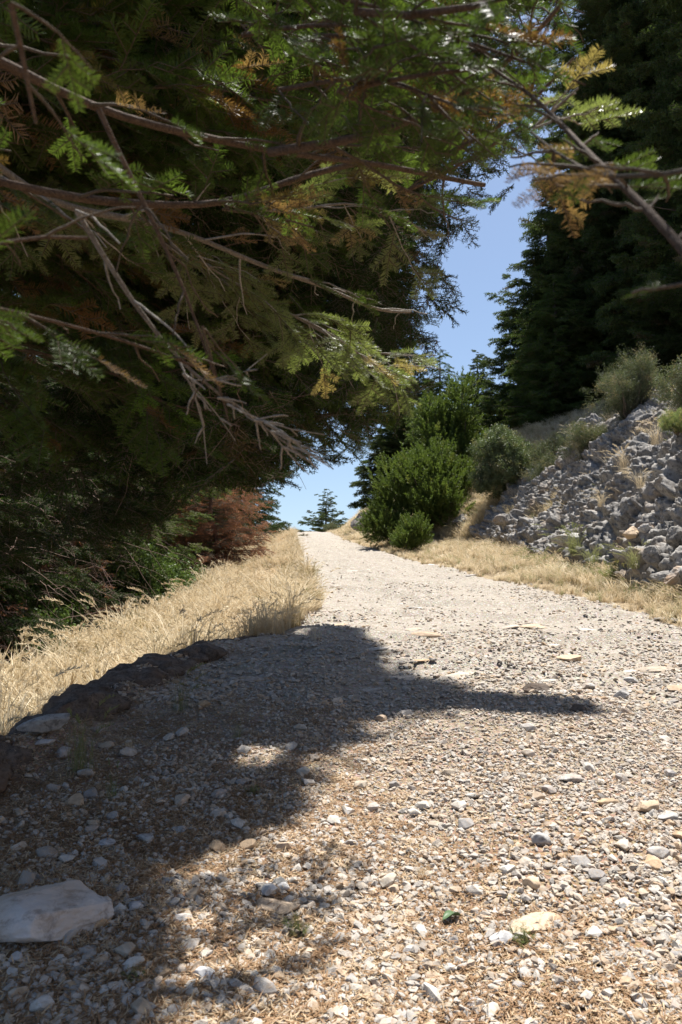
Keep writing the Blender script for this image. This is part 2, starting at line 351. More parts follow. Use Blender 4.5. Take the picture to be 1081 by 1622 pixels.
def rnd_unit(n): v = rng.normal(size=(n, 3)); return v/np.linalg.norm(v, axis=1, keepdims=True)

def needle_axis(acc, A, B, nl, wl, step, up=np.array([0, 0, 1.])):
    L = np.linalg.norm(B-A); n = max(6, int(L/step)); t = np.linspace(.03, 1, n)+U(-.01, .01, n); P = A+(B-A)*t[:, None]; T = (B-A)/L
    S = np.cross(T, up); S /= np.linalg.norm(S); Nn = np.cross(S, T)
    side = np.where(np.arange(n) % 2 == 0, 1, -1)*1.; th = U(-.25, 1.15, n)  # spread sideways and upward
    D = S*(side*np.cos(th))[:, None]+Nn*np.sin(th)[:, None]; D = D+T*U(.35, .8, n)[:, None]+rnd_unit(n)*.12
    Nm = np.cross(D, T)+rnd_unit(n)*.3; Nm /= np.linalg.norm(Nm, axis=1, keepdims=True)
    acc.add(*blades(P, D, Nm, nl*U(.75, 1.1, n)*(1-.35*np.clip(t-.85, 0, 1)/.15), wl))
def near_spray(mat, sparse=1.0):
    a = Acc(); z = np.array([0, 0, 0.]); tip = np.array([1, U(-.08, .08), U(-.1, .05)])
    axes = [(z, tip)]
    for k, t in enumerate((.25, .38, .55)):
        if rng.random() < .3: continue
        s = 1 if k % 2 else -1; an = math.radians(U(40, 60)); Ls = (1-t)*U(.55, .85)
        b = tip*t; axes.append((b, b+np.array([math.cos(an)*Ls, s*math.sin(an)*Ls, U(-.12, .06)])))
    for A, B in axes: needle_axis(a, A, B, .16, .0145, .0085/sparse)
    n0 = a.n
    w = Acc()
    for A, B in axes: w.add(*tube([A, (A+B)/2, B], [.011, .008, .005], 4))
    me = mesh_np('spray', np.concatenate(a.V+w.V), [np.concatenate(a.F), np.concatenate(w.F)+n0]); me.materials.append(mat); me.materials.append(M_TWIG)
    mi = np.zeros(len(me.polygons), np.int32); mi[sum(len(f) for f in a.F):] = 1; me.polygons.foreach_set('material_index', mi); return me
variants('near', [near_spray(M_FIRN) for i in range(6)]); variants('bright', [near_spray(M_FIRB) for i in range(3)]); variants('sunny', [near_spray(M_FIRS) for i in range(4)]); variants('dead', [near_spray(M_FIRD, .6) for i in range(3)])

def fir_spray(mat, n_side=9, nb=150, bl=.12, bw=.028, droop=.12, flat=.5):
    """a bough tip, length 1 along X: side twigs dressed in short fat needle tufts"""
    a = Acc(); P = []; D = []
    ax = [(np.zeros(3), np.array([1, 0, -droop]))]
    for k in range(n_side):
        t = (k+.5)/n_side*.85+.05; s = 1 if k % 2 else -1; an = math.radians(U(42, 65)); L = (1-t*.75)*U(.35, .55)
        b = np.array([t, 0, -droop*t*t]); ax.append((b, b+np.array([math.cos(an)*L, s*math.sin(an)*L, U(-.12, .04)])))
    tot = sum(np.linalg.norm(B-A) for A, B in ax)
    for A, B in ax:
        L = np.linalg.norm(B-A); n = max(4, int(nb*L/tot)); t = U(.08, 1, n); T = (B-A)/L; R = rnd_unit(n); R[:, 2] *= flat; R[:, 2] += .12
        R -= T*(R@T)[:, None]; R /= np.linalg.norm(R, axis=1, keepdims=True)+1e-9
        P.append(A+(B-A)*t[:, None]); D.append(R*.85+T*U(.3, 1.0, n)[:, None])
        a.add(*tube([A, B], [.012, .005], 3))
    P = np.concatenate(P); D = np.concatenate(D); nn = len(P)
    Nm = rnd_unit(nn)+np.array([0, 0, .8])
    n0 = a.n; V, F = blades(P, D, Nm/np.linalg.norm(Nm, axis=1, keepdims=True), bl*U(.7, 1.2, nn), bw)
    me = mesh_np('firspray', np.concatenate(a.V+[V]), [F+n0, np.concatenate(a.F)]); me.materials.append(mat); me.materials.append(M_BARK)
    mi = np.zeros(len(me.polygons), np.int32); mi[len(F):] = 1; me.polygons.foreach_set('material_index', mi); return me
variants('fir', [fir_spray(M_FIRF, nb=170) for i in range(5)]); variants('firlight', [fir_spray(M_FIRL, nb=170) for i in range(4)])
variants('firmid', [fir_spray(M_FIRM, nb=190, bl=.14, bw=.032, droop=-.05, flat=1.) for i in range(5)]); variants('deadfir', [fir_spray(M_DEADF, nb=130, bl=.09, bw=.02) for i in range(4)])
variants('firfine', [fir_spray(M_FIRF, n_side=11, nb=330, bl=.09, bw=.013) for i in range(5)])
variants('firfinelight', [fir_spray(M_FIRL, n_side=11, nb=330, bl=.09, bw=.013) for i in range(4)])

def jun_spray(mat, nb=110):
    a = Acc(); ax = [(np.zeros(3), np.array([1, 0, 0.]))]
    for k in range(7):
        t = .1+.11*k; b = np.array([t, 0, 0]); an = U(0, 6.28); sp = U(.35, .6); L = (1-t*.7)*U(.3, .5)
        ax.append((b, b+L*np.array([math.cos(sp), math.sin(sp)*math.cos(an), math.sin(sp)*math.sin(an)])))
    P = []; D = []
    for A, B in ax:
        L = np.linalg.norm(B-A); n = int(nb*L/3); t = U(.05, 1, n); T = (B-A)/L; P.append(A+(B-A)*t[:, None]); D.append(rnd_unit(n)*.8+T)
    P = np.concatenate(P); D = np.concatenate(D); V, F = blades(P, D, rnd_unit(len(P)), U(.08, .15, len(P)), .04); a.add(V, F)
    return a.mesh('junspray', mat)
variants('juniper', [jun_spray(M_JUN) for i in range(4)])
def leaf_spray(mat, nb=60, ll=.13, lw=.075, sp=.35):
    a = Acc(); n = nb; t = U(.1, 1, n); P = np.stack([t, U(-sp, sp, n)*t**.5, U(-sp, sp, n)*t**.5], 1); D = rnd_unit(n)+np.array([.5, 0, 0]); V, F = blades(P, D, rnd_unit(n), ll*U(.7, 1.2, n), lw); a.add(V, F)
    for k in range(5): a.add(*[x for x in blades(np.zeros((1, 3)), P[k:k+1], rnd_unit(1), np.linalg.norm(P[k]), .012)])
    return a.mesh('leafspray', mat)
variants('oak', [leaf_spray(M_OAK) for i in range(4)]); variants('scrub', [leaf_spray(M_SCR, 55, .11, .045, .45) for i in range(4)])
variants('valley', [leaf_spray(M_GREEN, 55, .15, .1, .4) for i in range(4)]); variants('herb', [leaf_spray(M_HERB, 40, .16, .05, .3) for i in range(3)])

def tuft(mat, nb=45, heads=3, spread=.55, wd=.008, lean=0):
    """grass tuft, height 1"""
    a = Acc(); base = np.concatenate([rng.normal(size=(nb, 2))*.09, np.zeros((nb, 1))], 1)
    for i in range(nb):
        h = U(.45, 1.0); az = U(0, 6.28); le = U(.1, spread)*h; k = 4; t = np.linspace(0, 1, k+1)
        d = np.array([math.cos(az)+lean, math.sin(az), 0.]); P = base[i]+d*(le*t**1.8)[:, None]+np.array([0, 0, 1.])*(h*(t-.18*t**3*spread))[:, None]
        s = np.array([-d[1], d[0], 0])+rng.normal(size=3)*.3; s /= np.linalg.norm(s); wv = wd*(1-t**2*.85)
        V = np.stack([P-s*wv[:, None]/2, P+s*wv[:, None]/2], 1).reshape(-1, 3); j = np.arange(k)*2; a.add(V, np.stack([j, j+1, j+3, j+2], 1))
        if i < heads:  # nodding seed head
            n = 26; tt = np.linspace(.0, 1, n); dirv = P[-1]-P[-2]; dirv /= np.linalg.norm(dirv); Q = P[-1]+dirv*(tt*.22)[:, None]+d*(tt**2*.07)[:, None]-np.array([0, 0, 1.])*(tt**2*.07)[:, None]
            a.add(*blades(Q, rnd_unit(n)*.7+dirv, rnd_unit(n), .055, .012))
    return a.mesh('tuft', mat)
variants('straw', [tuft(M_STRAW, 34, 6, .8, .022) for i in range(7)]); variants('strawfine', [tuft(M_STRAW, 30, 0, 1.1, .035) for i in range(5)])
variants('greenstraw', [tuft(M_STRAWG, 60, 2, .9, .007) for i in range(4)]); variants('tall', [tuft(M_STRAW, 22, 14, .7, .005) for i in range(4)])

def stone_mesh(name, seed, n=18, flat=.6, mat=None, lev=0):
    import bmesh
    r = np.random.default_rng(seed); P = r.normal(size=(n, 3)); P /= np.linalg.norm(P, axis=1, keepdims=True); P *= r.uniform(.8, 1.05, (n, 1)); P *= [.5, .5*r.uniform(.6, .95), .5*flat*r.uniform(.7, 1.1)]
    bm = bmesh.new(); vs_ = [bm.verts.new(p) for p in P]; bmesh.ops.convex_hull(bm, input=vs_)
    bmesh.ops.delete(bm, geom=[v for v in bm.verts if not v.link_faces], context='VERTS')
    if lev:
        bmesh.ops.bevel(bm, geom=list(bm.edges), offset=.06, segments=1, affect='EDGES', clamp_overlap=True)
    me = bpy.data.meshes.new(name); bm.to_mesh(me); bm.free(); me.materials.append(mat)
    for p in me.polygons: p.use_smooth = False
    return me
ST = [stone_mesh('stone', 100+i, 22, .66, M_STONE, 1) for i in range(12)]
variants('gravel', [stone_mesh('gravel', 200+i, 15, .66, M_STONEF) for i in range(10)])
def litter_mesh():
    n = 26; a = Acc(); P = np.stack([rng.normal(size=n)*.35, rng.normal(size=n)*.35, U(.005, .09, n)], 1); D = rng.normal(size=(n, 3))*[1, 1, .16]
    a.add(*blades(P, D, np.tile([0, 0, 1.], (n, 1))+rnd_unit(n)*.3, U(.28, .44, n), .045)); return a.mesh('litter', M_LITTER)
variants('litter', [litter_mesh() for i in range(6)])

# ------------------------------------------------------------------ boulders and rocks
ICO = {}
def ico(l):
    if l not in ICO:
        import bmesh
        bm = bmesh.new(); bmesh.ops.create_icosphere(bm, subdivisions=l, radius=1); ICO[l] = (np.array([v.co for v in bm.verts]), np.array([[v.index for v in f.verts] for f in bm.faces])); bm.free()
    return ICO[l]
def rock(name, label, cat, loc, size, seed, mat, rz=0, lev=5, cuts=11, rough=.10, group=None, sink=.3, tilt=(0, 0)):
    r = np.random.default_rng(seed); V, F = ico(lev); V = V.copy()
    for k in range(cuts):
        n = r.normal(size=3); n[2] *= .8; n /= np.linalg.norm(n); d = r.uniform(.5, .85); V = V-np.maximum(V@n-d, 0)[:, None]*n*.96
    nrm = V/np.linalg.norm(V, axis=1, keepdims=True); o = seed*3.7
    disp = rough*fbm(V[:, 0]*1.7+o, V[:, 1]*1.7, V[:, 2]*1.7, 5, seed)+rough*.35*fbm(V[:, 0]*9+o, V[:, 1]*9, V[:, 2]*9, 3, seed+5)
    V = (V+nrm*disp[:, None])*np.array(size)/2
    o = link(name, mesh_np(name, V, F, True), None, mat); z = float(H(loc[0], loc[1])) if len(loc) < 3 else loc[2]
    o.location = (loc[0], loc[1], z+size[2]*(.5-sink)); o.rotation_euler = (tilt[0], tilt[1], rz)
    return tag(o, label, cat, group)

def gl(u, v): return gpt(u, v)[:2]
rock('boulder', 'large smooth pale grey slab half buried at the shaded bottom left corner of the track', 'boulder', gl(78, 1462), (.345, .25, .13), 3, M_ROCKP, .22, 6, 9, .07, sink=.3, tilt=(-.12, -.05))
rock('rock', 'flat topped rock with sunlit lichened top on the left rim of the track', 'rock', gl(72, 1165), (.26, .15, .09), 5, M_ROCKS, .5, 5, sink=.1, tilt=(-.2, -.12))
rock('rock', 'small pale stone below the flat topped rock on the left rim', 'rock', gl(70, 1180), (.10, .05, .03), 6, M_ROCKP, .3, 4, sink=.2)
rock('rock', 'squared dark rock at the far end of the shaded rim', 'rock', gl(335, 1040), (.3, .2, .17), 14, M_ROCKD, 1.1, 5, 7, .2, sink=.45)
rock('rock', 'dark humped rock on the track rim, just above the flat topped rock', 'rock', gl(130, 1135), (.38, .22, .2), 11, M_ROCKD, 1.2, 5, 7, .2, sink=.45)
def ledge():
    na, nb = 420, 40; a = np.linspace(0, 1, na)[:, None]*np.ones((1, nb)); th = np.linspace(0, 2*math.pi, nb, endpoint=False)[None]*np.ones((na, 1))
    Y = 2.3+4.35*a; hgt = .07*(1+.55*fbm(Y*2.1, 3, 0, 3, 51))*sst(0, .12, a)*sst(0, .25, 1-a)+.004; wd = .17*(1+.4*fbm(Y*1.7, 9, 0, 3, 52))*sst(0, .1, a)*sst(0, .2, 1-a)+.01
    cxx = XL(Y)+.05+.10*fbm(Y*1.5, 5, 0, 3, 53); X = cxx+np.cos(th)*wd; Z = Hbase(cxx, Y)-.02+np.sin(th)*hgt
    f1, f2, ci_ = worley(X*6, Y*5, Z*8, 54); g1, g2, gi = worley(X*17, Y*15, Z*19, 55)
    d = (ci_-.5)*.05-.02*np.exp(-(f2-f1)/.1)+(gi-.5)*.025+.03*fbm(X*14, Y*14, Z*14, 4, 56)
    X = X+np.cos(th)*d; Z = Z+np.sin(th)*d*.9
    P = np.stack([X, Y, Z], -1).reshape(-1, 3); ii = (np.arange(na-1)[:, None]*nb+np.arange(nb)[None]); i2 = (np.arange(na-1)[:, None]*nb+(np.arange(nb)[None]+1) % nb)
    F = np.stack([ii, i2, i2+nb, ii+nb], -1).reshape(-1, 4)[:, ::-1]; tag(link('rock_ledge', mesh_np('rock_ledge', P, F), None, M_ROCKD), 'long dark crumbling ledge along the shaded left edge of the track', 'rock ledge')
ledge()
rr = [  # u, v, size, material, label
    (845, 996, (.30, .2, .06), M_ROCKT, 'flat tan slab lifted over a dark hollow in the middle of the track'),
    (905, 1047, (.24, .14, .05), M_ROCKT, 'low tan slab lying in front of the lifted slab on the track'),
    (850, 1096, (.17, .12, .075), M_ROCKD, 'dark rounded stone at the tip of the tree shadow'),
    (915, 1128, (.10, .08, .05), M_ROCKD, 'small dark stone at the far tip of the tree shadow'),
    (985, 1106, (.13, .1, .07), M_ROCKS, 'pale angular stone on the sunny track right of the shadow tip'),
    (930, 1092, (.11, .09, .05), M_ROCKS, 'low worn stone between the shadow tip and the pale angular stone'),
    (1000, 1083, (.12, .09, .04), M_ROCKS, 'flat stone behind the pale angular stone on the track'),
    (1028, 1283, (.13, .085, .05), M_ROCKT, 'tan broken block at the right side of the stony track'),
    (962, 1277, (.09, .06, .035), M_ROCKT, 'brown wedge of stone beside the tan broken block'),
    (1062, 1300, (.08, .06, .04), M_ROCKS, 'grey jagged block right of the tan broken block'),
    (858, 1338, (.07, .055, .045), M_ROCKS, 'grey stone leaning on a tan one in the sunny track'),
    (843, 1407, (.055, .05, .035), M_ROCKT, 'brown stone with shaded underside in the lower right gravel'),
    (430, 1442, (.16, .09, .03), M_ROCKT, 'flat tan slab carrying two pale pebbles near the bottom'),
    (795, 1497, (.065, .045, .03), M_ROCKP, 'white angular stone right of the green leaf'),
    (850, 1468, (.16, .09, .025), M_ROCKT, 'broad flat tan stone sunk in the gravel behind the white stone'),
    (428, 1428, (.05, .04, .035), M_ROCKP, 'rounded white pebble on the flat tan slab'),
    (448, 1410, (.045, .035, .025), M_ROCKP, 'pale pebble behind the flat tan slab'),
    (215, 1442, (.045, .035, .03), M_ROCKP, 'small white pebble right of the large pale slab'),
    (167, 1342, (.07, .045, .03), M_ROCKP, 'white stone lying in the shade above the large pale slab'),
    (285, 1318, (.065, .05, .025), M_ROCKS, 'grey stone in dappled shade left of the track middle'),
    (232, 1333, (.075, .05, .03), M_ROCKS, 'long grey stone between two paler stones in the shade'),
    (322, 1552, (.06, .045, .025), M_ROCKP, 'flat white stone near the bottom edge in brown needle litter'),
    (1060, 985, (.3, .2, .05), M_ROCKS, 'low pale bedrock rib at the right edge of the track'),
    (905, 1238, (.14, .09, .035), M_ROCKS, 'worn grey slab in the right half of the track')]
for i, (u, v, s, m, lab) in enumerate(rr):
    x, y = gl(u, v); zoff = {15: .02, }.get(i, 0)
    rock('rock' if max(s) > .08 else 'stone', lab, 'rock' if max(s) > .08 else 'stone', (x, y, float(H(x, y))+zoff), s, 40+i, m, U(-.5, .5), 4 if max(s) < .1 else 5, sink=.25)
def outcrop(name, label, y0, y1, ny_, nt_, x0, x1, amp, seed, top=.22):
    Yg = np.linspace(y0, y1, ny_)[:, None]*np.ones((1, nt_)); T = np.linspace(0, 1, nt_)[None]*np.ones((ny_, 1))
    xb = np.interp(Yg, YB, XB); X = xb+x0+(x1-x0)*T; Z = Hbase(X, Yg)
    P = np.stack([X, Yg, Z], -1); du = np.gradient(P, axis=1); dv = np.gradient(P, axis=0); Nn = np.cross(du, dv); Nn /= np.linalg.norm(Nn, axis=-1, keepdims=True)
    q = (X+.35*Z, Yg*1.0+.5*Z, Z*1.3)
    sa = (Z*1.15+Yg*.38-X*.25)+.5*fbm(q[0]*.6, q[1]*.6, q[2]*.6, 3, 62); fr = lambda t_: (lambda u_: u_*u_*(1-sst(.7, 1, u_)))(t_-np.floor(t_)); strat = .55*fr(sa*.85)+.22*fr(sa*2.3+.3*vnoise(X*2, Yg*2, Z*2, 63))+.08*fr(sa*6.1+.5*vnoise(X*5, Yg*5, Z*5, 64))
    wx = .35*fbm(q[0]*.9, q[1]*.9, q[2]*.9, 3, 61)
    f1, f2, cid = worley(q[0]*.75+wx, q[1]*.75+wx, q[2]*.95, seed); g1, g2, gid = worley(q[0]*2.3+wx*2, q[1]*2.3, q[2]*2.8+wx, seed+9); h1, h2, hid = worley(q[0]*6.5+wx*3, q[1]*6.5, q[2]*7.5, seed+19)
    big = (cid-.5)*.9-.55*np.exp(-(f2-f1)/.10); mid = (gid-.5)*.30-.20*np.exp(-(g2-g1)/.09); sm = (hid-.5)*.085-.05*np.exp(-(h2-h1)/.10)
    rg = sum((1-np.abs(vnoise(q[0]*f_+wx*3, q[1]*f_*.8, q[2]*f_, 70+k_)))**2*a_ for k_, (f_, a_) in enumerate(((.8, .34), (1.7, .20), (4.2, .085), (10, .045), (21, .022))))-.38
    d = amp*(big*.36+mid*.2+sm*.2+rg*.62+strat*.6+.16*(1-np.abs(fbm(q[0]*5.5, q[1]*4, q[2]*9, 4, 66))*2.2)-.42+.14*fbm(q[0]*7, q[1]*7, q[2]*7, 5, seed+2)+.35*fbm(q[0]*.8, q[1]*.8, q[2]*.8, 3, seed+3))
    tt = T+.16*fbm(X*.7, Yg*.7, 0, 4, seed+4)
    yy = np.minimum(Yg-y0, y1-Yg)+.5*fbm(Yg*1.2, Z*1.2, 0, 3, seed+6)
    m = sst(.02, .10, tt)*sst(0, .12, 1.0-top*.3-tt)*sst(0, .6, yy)
    soil = sst(.66, .74, .5+.5*fbm(X*.75, Yg*.75, Z*.75, 4, seed+8)+.12*(T-.5))
    m = m*(1-.85*soil)
    P = P+Nn*((.50+d)*m-(1-m)*.30)[..., None]
    i = (np.arange(ny_-1)[:, None]*nt_+np.arange(nt_-1)[None]).ravel()
    F = np.stack([i, i+1, i+nt_+1, i+nt_], 1)
    o = link(name, mesh_np(name, P.reshape(-1, 3), F), None, M_ROCK); tag(o, label, 'rock outcrop'); return P, m
OP, OM = outcrop('rock_outcrop', 'big grey craggy limestone outcrop sloping down to the right side of the track', 5.5, 24.6, 760, 230, -.25, 3.6, .62, 5)

def gpo(u, v, back=.0):
    """first hit of terrain or outcrop along a line of sight"""
    g_ = gpt(u, v); Q = OP[OM > .3]; pu, pv = proj(Q); m_ = (np.abs(pu-u) < 5) & (np.abs(pv-v) < 5)
    if m_.any():
        q_ = Q[m_][np.argmin(Q[m_][:, 1])]
        if q_[1] < g_[1]: return (float(q_[0]), float(q_[1]), float(q_[2]))
    return g_
vr = [(735, 832, (1.0, .7, .5), M_ROCK, 'grey pitted boulder in dry grass left of the big outcrop'), (948, 918, (.5, .3, .10), M_ROCKP, 'flat white stone lying in the verge grass'),
      (795, 830, (.6, .5, .4), M_ROCK, 'pointed rock at the left foot of the big outcrop'), (1030, 888, (.38, .3, .32), M_ROCK, 'squared blue grey block at the right foot of the outcrop'),
      (1045, 915, (.4, .3, .2), M_ROCK, 'broad block below the squared block by the verge'), (1068, 855, (.3, .3, .3), M_ROCK, 'rough block above the squared block at the right edge'),
      (1072, 925, (.4, .3, .25), M_ROCKS, 'pale broken block at the far right edge of the verge'), (1000, 850, (.34, .3, .2), M_ROCKT, 'rusty brown block at the foot of the outcrop'),
      (1022, 838, (.26, .2, .2), M_ROCKS, 'small upright pale block at the foot of the outcrop'), (650, 835, (1.2, .8, .7), M_ROCK, 'grey rock behind the small juniper'), (590, 838, (2.2, 1.2, 1.5), M_ROCK, 'far grey rock bank beside the crest of the track'),
      (700, 808, (.9, .6, .4), M_ROCK, 'weathered rock among dry grass above the pitted boulder'), (905, 858, (.9, .4, .3), M_ROCKS, 'long pale ledge at the middle foot of the outcrop')]
for i, (u, v, s, m, lab) in enumerate(vr): rock('rock', lab, 'rock', gpo(u, v), s, 80+i, m, U(-.5, .5), 5, 12, .16, sink=.3)

# ------------------------------------------------------------------ track stones
def zfix(o): return o
N = 6000
cu = np.concatenate([U(-1.6, 2.8, N)]); cy = 1.25*np.exp(U(0, 1.55, N)); ok = (np.abs(cu) < .5*cy+.1) & (cu > XL(cy)+.05) & (cu < XR(cy))
cu, cy = cu[ok], cy[ok]; sz = .019+.014*rng.power(1.2, len(cu))+np.where(rng.random(len(cu)) < .10, U(.005, .03, len(cu)), 0)
sz = sz*np.interp(cy, [1, 5], [1, 1.5]); order = np.argsort(-sz/cy)[:1400]; keep = []
gx = {}
for i in order:
    if all((cu[i]-cu[j])**2+(cy[i]-cy[j])**2 > (.8*(sz[i]+sz[j])*.6)**2 for j in keep): keep.append(i)
    if len(keep) >= 262: break
hz = H(cu[keep], cy[keep])
for n, i in enumerate(keep):
    o = link('stone', ST[n % 12], track); s = sz[i]; o.location = (cu[i], cy[i], hz[n]+s*.14); o.scale = (s*1.15, s*1.15, s); o.rotation_euler = (U(-.35, .35), U(-.35, .35), U(0, 6.28))
k_ = 0
while k_ < 38:  # flat bedrock plates worn flush with the track
    y = 4.5*math.exp(U(0, 1.6)); x = U(-.5, .5)*y
    if not (XL(y)+.3 < x < XR(y)-.1): continue
    s = U(.10, .24)*(1+.03*y); o = link('stone', ST[k_ % 12], track); o.location = (x, y, float(H(x, y))+U(-.004, .006)); o.scale = (s*1.3, s*.8, s*.22); o.rotation_euler = (U(-.1, .16), U(-.1, .1), U(-.6, .6)); k_ += 1
def scat_ground(n, y0, y1, spread, pw=1.0):
    y = np.exp(U(math.log(y0), math.log(y1), n)) if pw else U(y0, y1, n); x = U(-spread, spread, n)*y; return x, y
def gravel(name, n, y0, y1, smin, smax, dens=None, zs=1.):
    x, y = scat_ground(n, y0, y1, .56); m = (x > XL(y)-.1) & (x < XR(y)+.15*U(-1, 1, n))
    if dens is not None: m &= rng.random(n) < dens(x, y)
    x, y = x[m], y[m]; k = len(x); s = smin+(smax-smin)*rng.power(.5, k)**1.5; z = H(x, y)
    R = np.stack([U(-.5, .5, k), U(-.5, .5, k), U(0, 6.28, k)], 1); S = np.stack([s*1.2, s*1.2, s*zs], 1)
    scatter(name, 'gravel', np.stack([x, y, z+s*.17*zs], 1), R, S, track, kind='stuff')
dn = lambda x, y: np.clip(.35+.5*sst(-.35, .25, fbm(x*1.3, y*1.3, 0, 3, 77))+.25*sst(.0, 1.2, x)-.15*sst(-.2, -1, x), 0, 1)
gravel('gravel', 60000, 1.2, 4.2, .008, .026, dn)
rut = lambda x, y: 1-.6*np.exp(-((np.abs(x-(XL(y)+XR(y))/2)-.8)/.25)**2)*sst(3, 5, y)
gravel('gravel', 30000, 1.2, 6.5, .015, .038, lambda x, y: rut(x, y)*np.clip(.38+1.0*fbm(x*1.7, y*1.7, 0, 3, 71)+.5*x, .03, 1))
gravel('gravel', 34000, 4.0, 12, .018, .055, lambda x, y: rut(x, y)*np.clip(.45+.9*fbm(x*1.1, y*1.1, 0, 3, 78), .05, 1), .75)
gravel('gravel', 26000, 11, 55, .02, .06, lambda x, y: np.clip(.4+.5*fbm(x*.8, y*.8, 0, 3, 79), .1, 1), .5)
n = 15000; x, y = scat_ground(n, 1.2, 6.5, .56); m = (x > XL(y)) & (rng.random(n) < np.clip(.9*sst(.9, -.5, x+.30*(y-1.3)+.9*fbm(x*1.6, y*1.6, 0, 3, 55))+.04, 0, 1))
x, y = x[m], y[m]; k = len(x)
scatter('needle_litter', 'litter', np.stack([x, y, H(x, y)+.002], 1), np.stack([U(-.12, .12, k), U(-.12, .12, k), U(0, 6.28, k)], 1), U(.05, .075, k), track, kind='stuff')

# ------------------------------------------------------------------ grass
def grass(name, key, x, y, h, par, tilt=.15, off=0):
    k = len(x); z = H(x, y)+off
    return scatter(name, key, np.stack([x, y, z], 1), np.stack([U(-tilt, tilt, k), U(-tilt, tilt, k), U(0, 6.28, k)], 1), h, par, kind='stuff')
n = 26000; y = 3.6*np.exp(U(0, math.log(55/3.6), n)); x = U(-4.6, 0, n)*np.interp(y, [0, 40, 60], [1, 1.3, 1.6]); xl = XL(y); s = xl-x
m = (s > -.25*U(0, 1, n)*sst(6.5, 9, y)) & (s > np.interp(y, [3, 6, 7], [.25, .22, -.3])) & (x > np.interp(y, *SHO)-1.2) & (np.abs(x) < .52*y+.5)
m &= rng.random(n) < np.clip(.30+1.5*fbm(x*1.8, y*1.3, 0, 3, 21)+.25*sst(.6, 1.6, s), .02, 1)
x, y, s = x[m], y[m], s[m]; hh = U(.12, .38, len(x))*(1+.5*sst(.5, 2.5, s))*np.where(rng.random(len(x)) < .12, 1.5, 1)
a = rng.random(len(x)); hh = hh*(1+.35*fbm(x*1.5, y*1.5, 0, 3, 24)); grass('dry_grass', 'straw', x[a < .45], y[a < .45], 1.15*hh[a < .45], ground); grass('dry_grass', 'strawfine', x[(a >= .45) & (a < .96)], y[(a >= .45) & (a < .96)], .8*hh[(a >= .45) & (a < .96)], ground)
grass('dry_grass', 'greenstraw', x[a >= .96], y[a >= .96], .8*hh[a >= .96], ground)
n = 24000; y = 4.5*np.exp(U(0, math.log(60/4.5), n)); x = XR(y)+U(-.12, 6.5, n); b = np.interp(y, YB, XB)
onrock = (x > b-.15) & (y < 24.3); m = (np.abs(x) < .52*y+.5) & (~onrock | (rng.random(n) < .07)) & (rng.random(n) < np.clip(.6+1.2*fbm(x*1.3, y*1.3, 0, 3, 23), .05, 1)) & ~((x > b+5) )
x, y = x[m], y[m]; v = x-XR(y); hh = U(.13, .36, len(x))*np.interp(v, [0, .6, 2], [.55, 1, 1.35]); a = rng.random(len(x)); gr = sst(0, .5, fbm(x*.6, y*.6, 0, 3, 29))*sst(18, 9, y)
sel = a < .12+.45*gr; grass('verge_grass', 'greenstraw', x[sel], y[sel], hh[sel], hillside); r = ~sel
k2 = rng.random(len(x)) < .5; grass('verge_grass', 'straw', x[r & k2], y[r & k2], hh[r & k2], hillside); grass('verge_grass', 'strawfine', x[r & ~k2], y[r & ~k2], hh[r & ~k2], hillside)
# hill top behind the outcrop
n = 3500; y = U(23.5, 36, n); x = np.interp(y, YB, XB)+U(-.8, 4.5, n); grass('hill_grass', 'strawfine', x, y, U(.2, .5, n), hillside)
n = 5000; y = U(14, 45, n); x = np.interp(y, YB, XB)+U(1.5, 9, n); m = np.abs(x) < .52*y+1; x, y = x[m], y[m]; grass('hill_grass', 'strawfine', x, y, U(.15, .4, len(x)), hillside)
Pm = OP.reshape(-1, 3); mm_ = OM.reshape(-1); pick = rng.choice(len(Pm), 26000); pick = pick[(mm_[pick] < .45) & (np.abs(Pm[pick, 0]) < .5*Pm[pick, 1])][:2600]; px_ = Pm[pick]
for key_, a_, b_ in (('straw', 0, .45), ('strawfine', .45, .8), ('greenstraw', .8, 1)):
    k = len(px_); q_ = px_[int(a_*k):int(b_*k)]; grass('rock_grass', key_, q_[:, 0], q_[:, 1], U(.12, .38, len(q_)), hillside)
# single tufts that can be told apart
def one_tuft(u, v, h, nb, heads, label, mat=M_STRAW, sp=.7, lean=0, wd=.008):
    X, Y, Z = gpo(u, v); o = link('grass_tuft', tuft(mat, nb, heads, sp, wd, lean)); o.location = (X, Y, Z-.005); o.scale = (h,)*3; return tag(o, label, 'grass tuft')
one_tuft(130, 1222, .30, 60, 6, 'tall stalky grass tuft in deep shade beside the flat topped rim rock', M_STRAWG, .45, .25, .006)
one_tuft(178, 1265, .13, 30, 2, 'small grass tuft just below the tall stalky one in the shade', M_STRAWG, .5)
one_tuft(285, 1128, .26, 45, 6, 'grass tuft with long arching stalks in the shade on the rim', M_STRAWG, .6, .3, .006)
one_tuft(378, 1170, .12, 40, 0, 'small greenish tuft on the shaded gravel', M_STRAWG, .6)
one_tuft(205, 1192, .11, 50, 0, 'pale round dry tuft between the two stalky tufts', M_STRAW, .9)
one_tuft(500, 1015, .30, 40, 4, 'dry tuft half in shade at the top of the tree shadow', M_STRAW, .8, 0, .006)
one_tuft(668, 1392, .06, 60, 0, 'little spiky straw tuft alone in the sunny foreground gravel', M_STRAW, 1.2, 0, .016)
one_tuft(770, 1610, .09, 9, 0, 'few short stubble blades at the bottom edge of the picture', M_STRAW, .5, 0, .02)
one_tuft(418, 985, .34, 34, 9, 'tuft with tall nodding heads on the sunny bank above the shadow', M_STRAW, .6, .2, .006)
one_tuft(470, 1110, .06, 26, 0, 'tiny green tuft on the shaded part of the track', M_STRAWG, .9)
